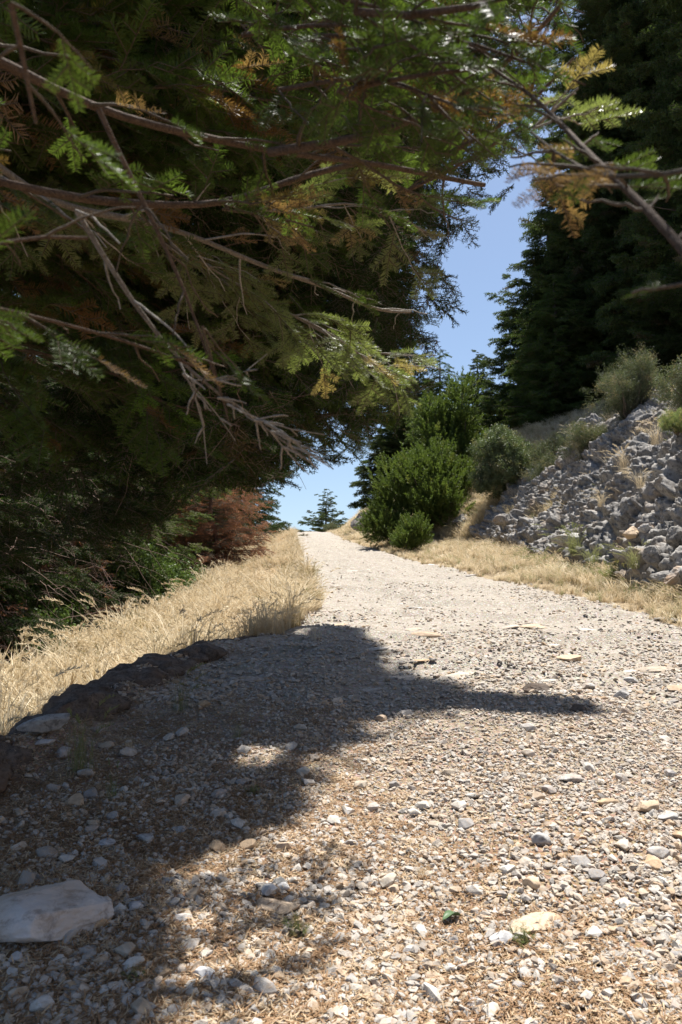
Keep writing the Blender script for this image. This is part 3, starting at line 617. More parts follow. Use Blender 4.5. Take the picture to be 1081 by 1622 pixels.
for i, (u, v, h, lab) in enumerate([(860, 905, .52, 'green clump with arching seed heads at the verge before the outcrop'), (935, 905, .5, 'dense grey green grass clump at the foot of the outcrop'),
        (905, 880, .6, 'tall clump with pale nodding heads against the dark rock'), (760, 880, .36, 'straw clump at the left corner of the outcrop'), (1000, 905, .4, 'bushy green clump left of the squared block'), (830, 900, .35, 'short arching clump left of the green clump')]):
    one_tuft(u, v, h, 110, 26, lab, M_STRAWG if i != 3 else M_STRAW, .9, -.3, .008)
for i, (u, v, h, lab) in enumerate([(985, 740, .5, 'straw clump rooted in a crack high on the outcrop'), (1035, 700, .55, 'wispy straw clump near the top right of the outcrop'), (1010, 770, .4, 'straw clump halfway up the outcrop'), (905, 700, .5, 'pale dry clump on the shoulder of the outcrop'), (860, 690, .5, 'dry clump where the outcrop meets the hillside'), (800, 815, .35, 'tuft growing on the lower left of the outcrop'), (950, 800, .35, 'tuft with seed heads in the middle of the outcrop')]):
    one_tuft(u, v, h, 80, 20, lab, M_STRAW, .8, -.35, .009)

# ------------------------------------------------------------------ trees
def limb_tree_mesh(name, h, r0, mat, limbs=40, lr=2.5, z0=.12, seed=0, wob=.15, k=10):
    r = np.random.default_rng(seed); a = Acc(); t = np.linspace(0, 1, 24)
    P = np.stack([wob*(vnoise(t*3, seed, 0, 1)), wob*vnoise(t*3, seed+9, 0, 2), t*h-.3], 1); R = r0*(1-t)**.85+.01; R[0] *= 1.35; a.add(*tube(P, R, k))
    for i in range(limbs):
        s = z0+(1-z0)*((i+.5)/limbs); c = np.array([np.interp(s, t, P[:, j]) for j in range(3)]); az = i*2.4+r.uniform(-.3, .3); L = lr*(1-s)**.75*r.uniform(.7, 1.05)
        q = np.linspace(0, 1, 6); B = c+np.stack([math.cos(az)*q*L, math.sin(az)*q*L, (-.16*q+.12*q*q)*L], 1); a.add(*tube(B, (.16*r0*(1-s)+.012)*(1-.85*q), 5))
    return a.mesh(name, mat)
def fir_tree(name, label, x, y, h, rad, key, cat='tree', group=None, ls=.55, dens=1., z0=.06, seed=1, droop=.22, power=.8, zbase=None, flt=None, mat=M_BARK, nbare=0, rtr=None, ragged=.25, side_cut=None, wh=.34):
    r = np.random.default_rng(seed); zb = float(Hbase(x, y)) if zbase is None else zbase
    t_ = thing(name, label, cat, (x, y, zb), 0, group)
    tm = link('trunk', limb_tree_mesh('trunk', h, rtr or .018*h+.03, mat, int(44*dens), rad, z0, seed), t_)
    Ps, Ds, Ns, Ss = [], [], [], []; z = z0*h
    while z < h*.985:
        f = 1-z/h; R = rad*(f**power)*(1+ragged*r.normal()*.5); nb = max(4, int((5+7*f)*dens))
        for b in range(nb):
            az = b*6.283/nb+r.uniform(-.4, .4); L = max(.15, R*r.uniform(.75, 1.1)); dh = r.uniform(-.5, .5)*wh
            if side_cut is not None and not side_cut(az, z): continue
            up = np.interp(f, [0, .25, 1], [.6, .1, -droop])
            n = max(1, int(L/(ls*.42))); tt = (np.arange(n)+r.uniform(.2, .8))/n; tt = tt[tt > .12]
            for q in tt:
                c = np.array([math.cos(az)*q*L, math.sin(az)*q*L, z+dh+up*q*L+.18*q*q*L*(droop > 0)]);
                for sd in (-1, 1, 0):
                    if sd == 0 and q < .75: continue
                    a2 = az+sd*r.uniform(.4, 1.0)*(1 if q < .8 else .5); s = ls*r.uniform(.65, 1.15)*np.interp(f, [0, .3, 1], [.45, .8, 1])
                    Ps.append(c+r.normal(size=3)*.05*ls); Ds.append([math.cos(a2), math.sin(a2), r.uniform(-.55, .18)]); Ns.append([r.normal()*.25, r.normal()*.25, 1]); Ss.append(s)
        z += wh*r.uniform(.75, 1.25)*np.interp(f, [0, 1], [.7, 1.1])
    P = np.array(Ps)+[x, y, zb]; D = np.array(Ds); Nn = np.array(Ns); S = np.array(Ss)
    if flt is not None: m = flt(P); P, D, Nn, S = P[m], D[m], Nn[m], S[m]
    scatter('crown', key, P, eulers(D, Nn), S, t_, kind=None)
    return t_
# right-hand firs
fir_tree('fir_tree', 'tallest dark dense fir filling the upper right behind the outcrop', 13.8, 34.0, 33, 5.6, 'firmid', ls=.85, dens=1.7, seed=11, z0=.03, group=None, wh=.42)
fir_tree('fir_tree', 'dark fir with hanging bare twigs at the right edge, in front of the tallest one', 13.6, 25.5, 22, 4.4, 'firmid', ls=.8, dens=1.3, seed=12, z0=.04)
fir_tree('fir_tree', 'slim pointed fir left of the tallest dark fir', 10.0, 36, 10.8, 2.9, 'firmid', ls=.8, dens=1.2, seed=13, z0=.04, ragged=.5)
fir_tree('fir_tree', 'fir standing in the gap behind the slim pointed fir', 14.5, 42, 17, 4.0, 'firmid', ls=.9, dens=1.1, seed=14)
fir_tree('fir_tree', 'lower light green fir beside the tallest dark fir, lit on its left flank', 9.2, 31.5, 6.5, 2.6, 'firlight', ls=.6, dens=1.4, seed=15, z0=.02)
fir_tree('fir_tree', 'small distant fir with feathery top above the junipers', 4.9, 36, 6.0, 2.0, 'firlight', ls=.6, dens=1.1, seed=16)
fir_tree('fir_tree', 'small dark fir between the junipers and the slim pointed fir', 7.4, 40, 5.2, 1.7, 'firmid', ls=.6, dens=1.1, seed=17)
fir_tree('fir_tree', 'dark broad fir right of the far gap where the track crests', 3.0, 40, 6.0, 2.4, 'firmid', ls=.7, dens=1.3, seed=18, z0=.02)
fir_tree('fir_tree', 'dark fir low behind the junipers above the far bend', 4.6, 44, 7.0, 2.6, 'firmid', ls=.7, dens=1.2, seed=19)
fir_tree('fir_tree', 'small lone fir seen in the gap beyond the crest of the track', -1.5, 78, 5.4, 2.6, 'firmid', ls=.62, dens=1.0, seed=20, z0=.1, ragged=.8, wh=.55)

def shrub(name, label, u, v, d, wdt, hgt, key, cat='shrub', n=600, ls=.3, seed=0, z=None, mat=M_BARK, up=.8, lobes=14, X=None):
    if v and X is None: X, d, z = gpo(u, v)
    r = np.random.default_rng(seed); X = (u-U0)/FPX*d if X is None else X; z = float(H(X, d)) if z is None else z
    t_ = thing(name, label, cat, (X, d, z)); a = Acc(); Ps, Ds = [], []
    for i in range(lobes):
        az = r.uniform(0, 6.28); rr_ = r.uniform(0, .8)**.7*wdt/2; hh_ = hgt*r.uniform(.35, 1.0)*(1-.45*(2*rr_/wdt)**2); c = np.array([math.cos(az)*rr_, math.sin(az)*rr_, hh_*.82])
        q = np.linspace(0, 1, 6)[:, None]; B = c*np.concatenate([q**1.3, q**1.3, q], 1)+r.normal(size=(6, 3))*.02*hgt*(q*(1-q)*4); a.add(*tube(B, .03*hgt*(1-.8*q[:, 0])*.5+.004, 5))
        k = n//lobes; rad = wdt*(.21 if lobes < 20 else .165)*r.uniform(.55, 1.35); dv = r.normal(size=(k, 3)); dv /= np.linalg.norm(dv, axis=1, keepdims=True); rad_ = rad*r.uniform(.35, 1.0, k)[:, None]*[1, 1, 1.25]
        Ps.append(c*[1, 1, .95]+dv*rad_); Ds.append(dv*(1-up*.5)+np.array([0, 0, up])+np.array([c[0], c[1], 0])/wdt*.6)
        kk = max(2, k//8); q2 = r.uniform(.15, 1, kk)[:, None]; Ps.append(c*np.concatenate([q2**1.3, q2**1.3, q2], 1)+r.normal(size=(kk, 3))*wdt*.1); Ds.append(r.normal(size=(kk, 3))+[0, 0, up])
    link('stem', a.mesh('stem', mat), t_); P = np.concatenate(Ps); P[:, 2] = np.maximum(P[:, 2], .03*hgt); D = np.concatenate(Ds)
    scatter('foliage', key, P+[X, d, z], eulers(D, r.normal(size=D.shape)), ls*r.uniform(.6, 1.15, len(P)), t_)
    return t_
shrub('juniper_bush', 'big bright green juniper beside the far bend of the track', 680, 0, 27.5, 3.7, 3.3, 'juniper', n=2900, ls=.5, seed=1, up=.75, lobes=36)
shrub('juniper_bush', 'upper green juniper growing behind the big bright one', 722, 0, 30, 3.2, 5.0, 'juniper', n=1900, ls=.55, seed=2, lobes=26)
shrub('juniper_bush', 'low spreading juniper at the foot of the big bright one', 612, 0, 27, 2.1, 1.15, 'juniper', n=900, ls=.4, seed=3, up=.5, z=float(H(1.9, 27))+.3, lobes=20)
shrub('juniper_bush', 'small upright juniper nearest to the track edge', 650, 0, 23.5, 1.1, 1.15, 'juniper', n=800, ls=.3, seed=4)
shrub('kermes_oak', 'rounded grey green evergreen oak shrub on the grassy slope', 800, 0, 24.6, 1.8, 2.75, 'oak', n=2400, ls=.3, seed=5, up=.6, lobes=24)
shrub('kermes_oak', 'small leafy shrub at the right foot of the rounded oak', 838, 0, 24, 1.2, 1.1, 'oak', n=600, ls=.28, seed=6)
shrub('scrub_bush', 'airy grey scrub bush on top of the outcrop', 1000, 0, 17.2, 1.7, 2.0, 'scrub', n=900, ls=.26, seed=7, up=.5, lobes=26)
shrub('scrub_bush', 'dark low scrub bush left of the airy grey one on the outcrop', 935, 0, 18.5, 1.3, 1.2, 'scrub', n=700, ls=.24, seed=61, lobes=10)
shrub('scrub_bush', 'scrub bush at the right edge above the outcrop', 1105, 0, 14.0, 1.2, 1.1, 'scrub', n=500, ls=.3, seed=8, up=.6)
shrub('cushion_bush', 'small rounded olive cushion plant at the right edge of the outcrop', 1068, 692, 10.2, .5, .45, 'herb', n=900, ls=.10, seed=9)
shrub('herb_plant', 'leafy green herb in the verge left of the blocks', 985, 930, 9.0, .45, .32, 'herb', n=260, ls=.13, seed=10)
shrub('scrub_bush', 'low dark scrub under the tall firs', 880, 0, 23, 1.3, .8, 'scrub', n=400, ls=.35, seed=21)
shrub('scrub_bush', 'low round bush beyond the crest below the lone fir', 528, 0, 72, 1.9, 1.1, 'scrub', n=500, ls=.4, seed=22, z=float(H(-.8, 62))-.2)
shrub('scrub_bush', 'dry straggly bush on the slope right of the oak', 868, 0, 22.0, 1.3, .8, 'scrub', n=260, ls=.3, seed=23)

# left-hand forest below the bank
LF = []
def lfir(label, x, y, h, rad, key, seed, **kw):
    def flt(P):
        qx = P[:, 0]-.17*(P[:, 2]+.5); qy = P[:, 1]-.38*(P[:, 2]+.5)
        return (qx < np.interp(qy, SHO[0], SHO[1])+.5+.3*rng.random(len(P))) | (qy > 30) | (key == 'deadfir') & (y > 20) | (P[:, 1] < .3)
    t = fir_tree('dead_fir' if 'deadfir' in key else 'fir_tree', label, x, y, h, rad, key, seed=seed, flt=flt, **kw); LF.append(t); return t
lfir('dark shaded fir on the slope below the bank, nearest on the left', -7.4, 9.5, 13, 4.2, 'firfine', 31, ls=.6, dens=1.3, z0=.25, power=.3, droop=.42)
lfir('second dark fir along the left bank, lower boughs brown', -7.4, 13.5, 14, 4.2, 'firfine', 32, ls=.6, dens=1.3, z0=.25, power=.3, droop=.42)
lfir('tall fir with pale green lit boughs mid way along the left bank', -7.4, 18.5, 15, 4.3, 'firfinelight', 33, ls=.65, dens=1.3, z0=.25, power=.3, droop=.42)
lfir('fir with drooping twigs further along the left bank', -7.4, 24.5, 15, 4.2, 'firfine', 34, ls=.7, dens=1.3, z0=.25, power=.3, droop=.42)
lfir('far fir on the left bank overhanging towards the track', -7.0, 31, 15, 4.6, 'fir', 35, ls=.75, dens=1.3)
lfir('farthest broad fir at the left of the crest', -6.9, 42, 11, 4.4, 'fir', 36, ls=.8, dens=1.3)
lfir('fir deep in the left wood behind the first row', -11.5, 13, 14, 4.6, 'fir', 37, ls=.75, dens=1.0, z0=.22)
lfir('another fir deep in the left wood', -11.8, 21, 15, 4.6, 'fir', 38, ls=.8, dens=1.0, z0=.2)
lfir('fir deep in the left wood towards the crest', -12.5, 31, 15, 4.8, 'fir', 39, ls=.85, dens=1.0)
lfir('russet dead fir glowing in the sun beside the far bank', -3.8, 22.0, 4.1, 2.3, 'deadfir', 40, ls=.42, dens=2.2, z0=.1, power=.5, mat=M_DEADW)
lfir('dull brown dead fir in shade at the left below the bank', -5.6, 10.6, 3.9, 2.1, 'deadfir', 41, ls=.45, dens=.9, z0=.08, mat=M_DEADW)
lfir('thin brown dead fir between two dark firs', -5.3, 14.5, 4.6, 1.9, 'deadfir', 42, ls=.45, dens=.9, z0=.1, mat=M_DEADW)
def tangle(o, x0, x1, y0, y1, z0, z1, n):
    a = Acc()
    for k in range(n):
        c = np.array([U(x0, x1), U(y0, y1), U(z0, z1)]); d = rng.normal(size=3)*[.6, .6, .5]+[.25, 0, -.35]; q = np.linspace(0, 1, 6)[:, None]; L = U(.3, 1.1)
        a.add(*tube(c+d*q*L+np.cumsum(rng.normal(size=(6, 3))*.05, axis=0)-[0, 0, .3]*q*q*L, U(.003, .008)*(1-.75*q[:, 0]), 3))
    w_ = link('dead_twig', a.mesh('dead_twig', M_DEADW), o, kind='stuff'); w_.location = -np.array(o.location)
tangle(LF[0], -6.2, -4.0, 7.5, 11.5, -1.6, 2.2, 420); tangle(LF[1], -6.2, -3.9, 11.5, 16, -1.4, 2.4, 420)
shrub('leafy_bush', 'bright green bush low on the slope at the left edge', 20, 0, 13.5, 2.2, 2.2, 'valley', n=900, ls=.4, seed=51, z=-1.7)
shrub('leafy_bush', 'sunlit bush seen just over the bank at the left edge', 30, 0, 12.0, 1.8, 1.2, 'valley', n=700, ls=.35, seed=52, z=-1.7)
shrub('leafy_bush', 'pale green bush in a gap of the dark wood', 60, 0, 17, 2.6, 2.0, 'valley', n=700, ls=.45, seed=53, z=-1.3)
shrub('leafy_bush', 'leafy bush in shade between the dead firs', 235, 0, 17, 2.2, 1.7, 'valley', n=600, ls=.4, seed=54, z=-1.4)

# ------------------------------------------------------------------ the near fir overhead
TR = np.array([-2.9, 1.9])
nf = thing('fir_tree', 'nearest fir whose dark boughs hang over the track and fill the top left', 'tree', (TR[0], TR[1], float(H(*TR))))
tb = limb_tree_mesh('trunk', 15, .26, M_BARK, 12, 2.6, .55, 99, .1, 16); link('trunk', tb, nf)
NFO = np.array([TR[0], TR[1], float(H(*TR))])
SP = [(-.45,1.2),(-.45,1.5),(-.38,1.65),(-.44,1.9),(-.7,2.1),(-.30,2.3),(-.13,2.55),(-.32,2.9),(-.16,3.2),(.06,3.5),(.16,3.64),(-.12,3.78),(.35,4.02),(.8,3.97),(1.5,3.84),(1.48,4.16),(.8,4.44),(.5,4.8),(.3,5.2),(.26,5.7),(.24,6.3),(.2,6.9),(-.25,7.2),(-.65,7.0),(-1.08,6.3),(-1.15,5.8),(-1.5,4.5),(-1.7,3.2),(-3.4,2.7),(-3.4,.8),(-.45,.8)]
def inS(P, jit=.05):
    qx = P[:, 0]-.17*P[:, 2]; qy = P[:, 1]-.38*P[:, 2]; j = rng.normal(size=(2, len(P)))*jit
    wq = .10*fbm(qx*3.2, qy*3.2, 0, 3, 95); wr = .10*fbm(qx*3.2, qy*3.2, 7, 3, 96); h_ = rng.random(len(P)) < np.where(qx > .6, .1, .45); j = j+rng.normal(size=(2, len(P)))*.16*h_*(jit > 0)
    hole = (fbm(qx*2.6, qy*3.4, 0, 3, 97) > np.interp(qy, [1.3, 2.6, 3.4], [.12, .22, .42])) & (qx > -.5-.35*(qy > 2.4)-.4*(qy > 3.2)) & (jit > 0) & (qx < .4)
    return inpoly(qx+j[0]+wq, qy+j[1]+wr, SP) & ~hole | (qy < 1.3) & (qx < 3)
IP = [(-4000,-9000),(2500,-9000),(1300,-700),(1040,-50),(900,-6),(900,0),(915,60),(935,110),(905,200),(850,260),(815,310),(745,385),(700,375),(690,395),(730,420),(742,440),(715,530),(700,560),(705,600),(660,650),(600,690),(560,735),(515,725),(480,765),(420,770),(310,765),(265,830),(190,870),(100,890),(-50,910),(-4000,910)]
def inI(P, jit=14):
    u, v = proj(P); j = rng.normal(size=(2, len(P)))*jit; return inpoly(u+j[0], v+j[1], IP) & (P[:, 1] > .45)
def rs(P, step):
    """Catmull-like smooth resample"""
    P = np.asarray(P, float); L = np.r_[0, np.cumsum(np.linalg.norm(np.diff(P, axis=0), axis=1))]; n = max(4, int(L[-1]/step)); t = np.linspace(0, L[-1], n)
    Q = np.stack([np.interp(t, L, P[:, k]) for k in range(3)], 1)
    for _ in range(3): Q[1:-1] = (Q[:-2]+2*Q[1:-1]+Q[2:])/4
    return Q, t/L[-1]
NPOLY = [(-400,-900),(1000,-900),(935,-200),(900,0),(915,60),(935,110),(880,200),(800,270),(700,300),(560,305),(330,320),(240,390),(215,520),(100,620),(-400,640)]
CUR = [None]
_inI = inI
def inI(P, jit=14):
    if CUR[0] is None: return _inI(P, jit)
    u, v = proj(P); j = rng.normal(size=(2, len(P)))*jit; return inpoly(u+j[0], v+j[1], CUR[0]) & (P[:, 1] > .45)
def bough(path, r0, r1, latsp, latlen, mat=M_BOUGH, start=.15, bare=.15, key='near', ls=.15, sub=True, label=None, useI=True, useS=True, wig=.01, dead=.03, gap=.07, maxn=900, flat=1.0):
    Q, t = rs(path, .05); Q = Q+np.stack([fbm(t*len(Q)*.12+rng.random()*99, 0, 0, 2, k) for k in range(3)], 1)*wig
    rad = (r0+(r1-r0)*t)*(1+.12*vnoise(t*len(Q)*.5, 3, 0, 8)); w_ = Acc(); w_.add(*tube(Q, rad, 8)); tw = Acc()
    L = np.linalg.norm(np.diff(Q, axis=0), axis=1).sum(); P, D, Nn, S = [], [], [], []
    s = start*L; side = 1
    while s < L*.995:
        f = s/L; i = min(len(Q)-2, int(f*(len(Q)-1))); T = Q[i+1]-Q[i]; T /= np.linalg.norm(T); upv = np.array([0, 0, 1.])+rng.normal(size=3)*.25
        Sd = np.cross(T, upv); Sd /= np.linalg.norm(Sd); an = math.radians(U(38, 68)); dirv = T*math.cos(an)+Sd*side*math.sin(an)+np.array([0, 0, U(-.28, .12)])
        Ll = latlen*(1-.55*max(0, f-.25))*U(.55, 1.1); q = np.linspace(0, 1, 8); dirv /= np.linalg.norm(dirv)
        B = Q[i]+dirv*(q*Ll)[:, None]+T*(q**2*Ll*.25)[:, None]+np.array([0, 0, -1.])*(q**2*Ll*.16*flat)[:, None]+rng.normal(size=(8, 3))*.012*q[:, None]*Ll*2
        isbare = rng.random() < bare; rl = max(.0014, min(rad[i]*.42, .006))
        lats = [(B, Ll, isbare)]
        if sub and Ll > .25:
            for z_ in np.arange(.25, .95, gap*1.7/Ll):
                j = int(z_*7); T2 = B[min(7, j+1)]-B[max(0, j-1)]; T2 /= np.linalg.norm(T2)+1e-9; S2 = np.cross(T2, upv); S2 /= np.linalg.norm(S2)+1e-9
                d2 = T2*.6+S2*rng.choice([-1, 1])*.75+np.array([0, 0, U(-.35, .1)]); l2 = Ll*.42*(1.1-z_)*U(.6, 1.2)+.03; q2 = np.linspace(0, 1, 4); lats.append((B[j]+d2*(q2*l2)[:, None]-np.array([0, 0, 1])*(q2**2*l2*.12)[:, None], l2, isbare or rng.random() < .08))
        for bi, (C, cl, br) in enumerate(lats):
            if br and rng.random() < .5: C = C+np.cumsum(rng.normal(size=C.shape)*.01*cl*4, axis=0)*.5
            endp = C[-1:]; ok_ = ((not useI) or inI(endp)[0]) and ((not useS) or inS(endp)[0] or br)
            if not ok_ and rng.random() < .9: continue
            tw.add(*tube(C, rl*(.55 if bi else 1)*(1-.7*np.linspace(0, 1, len(C)))+.0006, 4))
            if br: continue
            k = max(1, int(cl/gap)); zz = (np.arange(k)+.6)/k
            for z_ in zz:
                f_ = z_*(len(C)-1); j = int(min(len(C)-2, f_)); c = C[j]+(C[j+1]-C[j])*(f_-j); T2 = C[j+1]-C[j]; T2 /= np.linalg.norm(T2)+1e-9
                S2 = np.cross(T2, upv); S2 /= np.linalg.norm(S2)+1e-9; sd = rng.choice([-1, 1])*(U(.2, .9) if z_ < .97 else .05)
                P.append(c); D.append(T2+S2*sd+[0, 0, U(-.25, .1)]); Nn.append(upv+rng.normal(size=3)*.2); S.append(ls*U(.65, 1.15))
        side = -side; s += latsp*U(.6, 1.4)
    b_ = link('branch', w_.mesh('branch', mat), nf, label=label); b_.location = -NFO
    if tw.n: link('twig', tw.mesh('twig', M_TWIGG if mat in (M_BOUGHG, M_TWIGG) else M_TWIG), b_, kind='stuff')
    if P:
        P, D, Nn, S = map(np.array, (P, D, Nn, S)); m = np.ones(len(P), bool)
        if useI: m &= inI(P+D*S[:, None]*.9, 8)
        if useS: m &= inS(P+D*S[:, None]*.5)
        P, D, Nn, S = P[m], D[m], Nn[m], S[m]
        if len(P):
            dd = rng.random(len(P)) < dead
            E = eulers(D, Nn)
            for kk, mm in ((key, ~dd), ('dead', dd)):
                if mm.any(): scatter('foliage' if kk != 'dead' else 'dead_needles', kk, P[mm], E[mm], S[mm], b_)
    return b_
def path(pts, d0, d1, pre=True):
    n = len(pts); P = [px3(u, v, d0+(d1-d0)*i/(n-1)) for i, (u, v) in enumerate(pts)]
    if pre:
        a = P[0]; T = P[0]-P[1]; T /= np.linalg.norm(T); tr = np.array([TR[0], TR[1], a[2]+.25]); P = [tr, tr*.55+(a+T*.3)*.45, a+T*.12]+P
    return P
# boughs that can be told apart in the photograph
bough(path([(30,110),(130,160),(250,195),(350,212),(430,235),(520,255),(600,262),(680,278),(765,290)], 1.05, 1.55), .016, .0045, .10, .30, start=.5, bare=.45, useS=False, label='thick brown bough crossing the top from the left edge', ls=.11)
bough(path([(425,240),(470,232),(530,222),(590,215),(640,190),(700,160),(760,135),(830,85),(885,10)], 1.25, 1.0, False), .0085, .003, .07, .26, start=.15, bare=.25, useS=False, ls=.11)
bough(path([(0,282),(100,305),(200,318),(320,328),(395,322),(440,293),(520,272),(562,262)], 1.25, 1.5), .015, .006, .10, .32, start=.5, bare=.45, useS=False, ls=.11)
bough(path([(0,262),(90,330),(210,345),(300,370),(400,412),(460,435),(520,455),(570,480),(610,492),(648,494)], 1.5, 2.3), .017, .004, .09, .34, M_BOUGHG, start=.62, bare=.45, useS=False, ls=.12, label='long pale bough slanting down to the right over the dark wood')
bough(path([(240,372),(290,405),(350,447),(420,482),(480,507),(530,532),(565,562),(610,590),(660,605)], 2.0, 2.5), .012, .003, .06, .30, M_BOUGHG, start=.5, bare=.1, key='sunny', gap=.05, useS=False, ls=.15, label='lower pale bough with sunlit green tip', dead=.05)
bough(path([(115,335),(150,400),(200,470),(250,540),(300,600),(345,632),(400,660),(440,682),(500,742)], 0.95, 1.15, False), .0040, .0013, .07, .10, M_BOUGHG, start=.1, bare=1, useI=False, useS=False, wig=.006, sub=False, label='thin bare grey stem sloping down with leafless end')
bough(path([(160,175),(185,240),(215,300),(245,360),(290,420),(318,520),(340,600),(360,655)], .9, 1.05, False), .0038, .0013, .06, .09, M_BOUGH, start=.3, bare=.9, useI=False, useS=False, wig=.006, sub=False)
bough(path([(330,520),(345,590),(360,630),(372,690)], 1.0, 1.1, False), .0022, .001, .05, .07, M_TWIG, start=.1, bare=1, useI=False, useS=False, sub=False)
for pts, r in (([(290,590),(340,640),(358,672),(372,700)], .0014), ([(360,640),(400,668),(440,690),(515,686)], .0018), ([(420,668),(450,690),(480,710),(522,740)], .0019), ([(345,628),(380,622),(405,650),(408,668)], .0015), ([(440,682),(470,700),(505,715)], .0013), ([(285,570),(320,590),(335,640),(330,735)], .0016), ([(400,665),(425,655),(445,657)], .0019), ([(300,600),(350,625),(395,610),(425,560)], .0014), ([(340,600),(365,570),(395,590),(400,620)], .0015), ([(430,680),(452,720),(490,752)], .0016)):
    bough(path(pts, 1.03, 1.1, False), r*.85, r*.4, .03, .035, M_TWIGG, start=.2, bare=1, useI=False, useS=False, sub=False, wig=.004)
bough(path([(1180,520),(1095,400),(1045,352),(1005,312),(965,275),(930,245),(900,208),(865,165),(820,130),(740,90)], .55, .95, False), .0046, .0016, .035, .06, M_BOUGH, start=.12, bare=.25, useI=False, useS=False, sub=False, ls=.06, dead=.55, gap=.03, wig=.004, label='brown bough with yellowing needles at the upper right edge')
bough(path([(1130,262),(1020,300),(960,290),(900,255),(850,205)], .55, .8, False), .0025, .0012, .03, .09, M_TWIG, start=.3, bare=.2, useI=False, useS=False, sub=False, ls=.07, dead=.5, gap=.03)
bough(path([(0,482),(60,492),(140,512),(200,532),(262,547),(330,580)], .8, 1.0), .006, .002, .05, .16, M_BOUGH, start=.6, bare=.2, useS=False, sub=False, ls=.09, dead=.1, gap=.04)
bough(path([(-40,395),(0,372),(60,372),(140,385)], .7, .8), .004, .002, .05, .14, M_BOUGH, start=.6, bare=.3, useS=False, sub=False, ls=.085, gap=.04)
bough(path([(540,150),(600,130),(640,120),(700,130),(760,110)], 1.0, .9, False), .004, .002, .05, .2, M_BOUGH, start=.1, bare=.1, useS=False, ls=.09, gap=.05)
bough(path([(560,20),(640,60),(720,40),(860,-20)], .9, .8, False), .005, .003, .05, .2, M_BOUGH, start=.0, bare=.1, useS=False, ls=.09, gap=.05)
bough(path([(700,250),(780,245),(850,160),(905,95)], 1.2, 1.1, False), .004, .002, .05, .16, M_BOUGH, start=.1, bare=.1, useS=False, ls=.09, gap=.05)
bough(path([(640,300),(700,285),(760,240),(830,190)], 1.3, 1.3, False), .004, .002, .05, .2, M_BOUGH, start=.0, bare=.1, useS=False, ls=.10, gap=.05)
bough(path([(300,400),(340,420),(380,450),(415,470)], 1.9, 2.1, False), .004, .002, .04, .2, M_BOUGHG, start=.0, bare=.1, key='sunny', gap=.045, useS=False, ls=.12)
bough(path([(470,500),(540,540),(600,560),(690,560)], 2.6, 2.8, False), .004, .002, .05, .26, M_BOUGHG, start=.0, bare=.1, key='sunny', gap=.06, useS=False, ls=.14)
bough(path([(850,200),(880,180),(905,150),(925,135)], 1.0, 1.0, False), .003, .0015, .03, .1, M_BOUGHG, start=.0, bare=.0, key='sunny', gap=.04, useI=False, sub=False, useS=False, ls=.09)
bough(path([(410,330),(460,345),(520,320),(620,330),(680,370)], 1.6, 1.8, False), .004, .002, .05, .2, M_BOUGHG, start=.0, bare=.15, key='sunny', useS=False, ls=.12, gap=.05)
bough(path([(350,330),(400,335),(450,335),(498,358)], 1.4, 1.45, False), .003, .0015, .04, .1, M_TWIG, start=.1, bare=.15, useS=False, sub=False, ls=.09, gap=.03, dead=1.0, label='rust brown dead spray hanging under the crossing bough')
bough(path([(20,0),(60,60),(30,130),(60,200)], .6, .65, False), .003, .0015, .04, .1, M_BOUGH, start=.1, bare=.15, useS=False, sub=False, ls=.08, gap=.04, dead=.4)
# sunlit shoots: the sunlight is painted in as brighter needle colour
bough(path([(180,560),(240,600),(300,585),(330,565)], 2.6, 2.8, False), .004, .002, .05, .26, M_BOUGH, start=.1, bare=.0, key='bright', useS=False, sub=False, ls=.15, gap=.06, label='bough with needles painted bright yellow green as sunlit')
bough(path([(230,660),(270,640),(300,650)], 3.0, 3.0, False), .004, .002, .08, .3, M_BOUGH, start=.1, bare=.0, key='bright', useS=False, sub=False, ls=.16, gap=.09)
# near curtain of boughs, upper left
CUR[0] = NPOLY
for k in range(30):
    d0 = U(1.5, 3.0); v0 = U(-260, 420); u1 = U(150, 760); a = px3(-60, v0, d0); e = px3(u1, v0+U(0, 120), d0+U(.1, .7)); mid = (a+e)/2+[0, 0, U(0, .06)]
    tr = np.array([TR[0], TR[1], a[2]+U(.1, .5)])
    bough([tr, (tr+a)/2, a, mid, e], U(.004, .008), .0015, .09, U(.3, .5), M_BOUGH, start=.25, bare=.04, ls=.17, dead=.06, gap=.05, wig=.07, useS=d0 > 1.6)
for k in range(13):
    d0 = U(.8, 1.5); v1 = U(-90, 185); u1 = U(760, 925)-max(0, v1-180)*.5; a = px3(u1-U(300, 480), v1-U(0, 130), d0+U(0, .3)); e = px3(u1, v1, d0)
    bough([a, a*.6+e*.4+[0, 0, .03], a*.2+e*.8+[0, 0, .02], e], .004, .0012, .05, U(.14, .24), M_BOUGH, start=.05, bare=.08, ls=.095, dead=.05, gap=.045, wig=.05, useS=False)
CUR[0] = None
# farther boughs reaching over the track: they throw the shade on it
for k in range(52):
    for _ in range(60):
        Yd = U(2.6, 8.3); u1, v1 = U(100, 742), U(-350, 740); e = px3(u1, v1, Yd)
        if e[2] > 1.3 and e[2] < 6.2 and inS(e[None], .0)[0] and inI(e[None], 0)[0]: break
    tr = np.array([TR[0], TR[1], e[2]+U(.2, 1.3)]); L = np.linalg.norm(e-tr); mid = tr*.45+e*.55+[0, 0, .06*L*U(.2, 1.4)]; m2 = tr*.2+e*.8+[0, 0, .05*L*U(0, 1)]
    bough([tr, mid, m2, e], .008+.004*L*.6, .002, .11, .25+.12*L, M_BOUGH, start=.3, bare=.12, ls=.21, dead=.04, gap=.07, wig=.06)

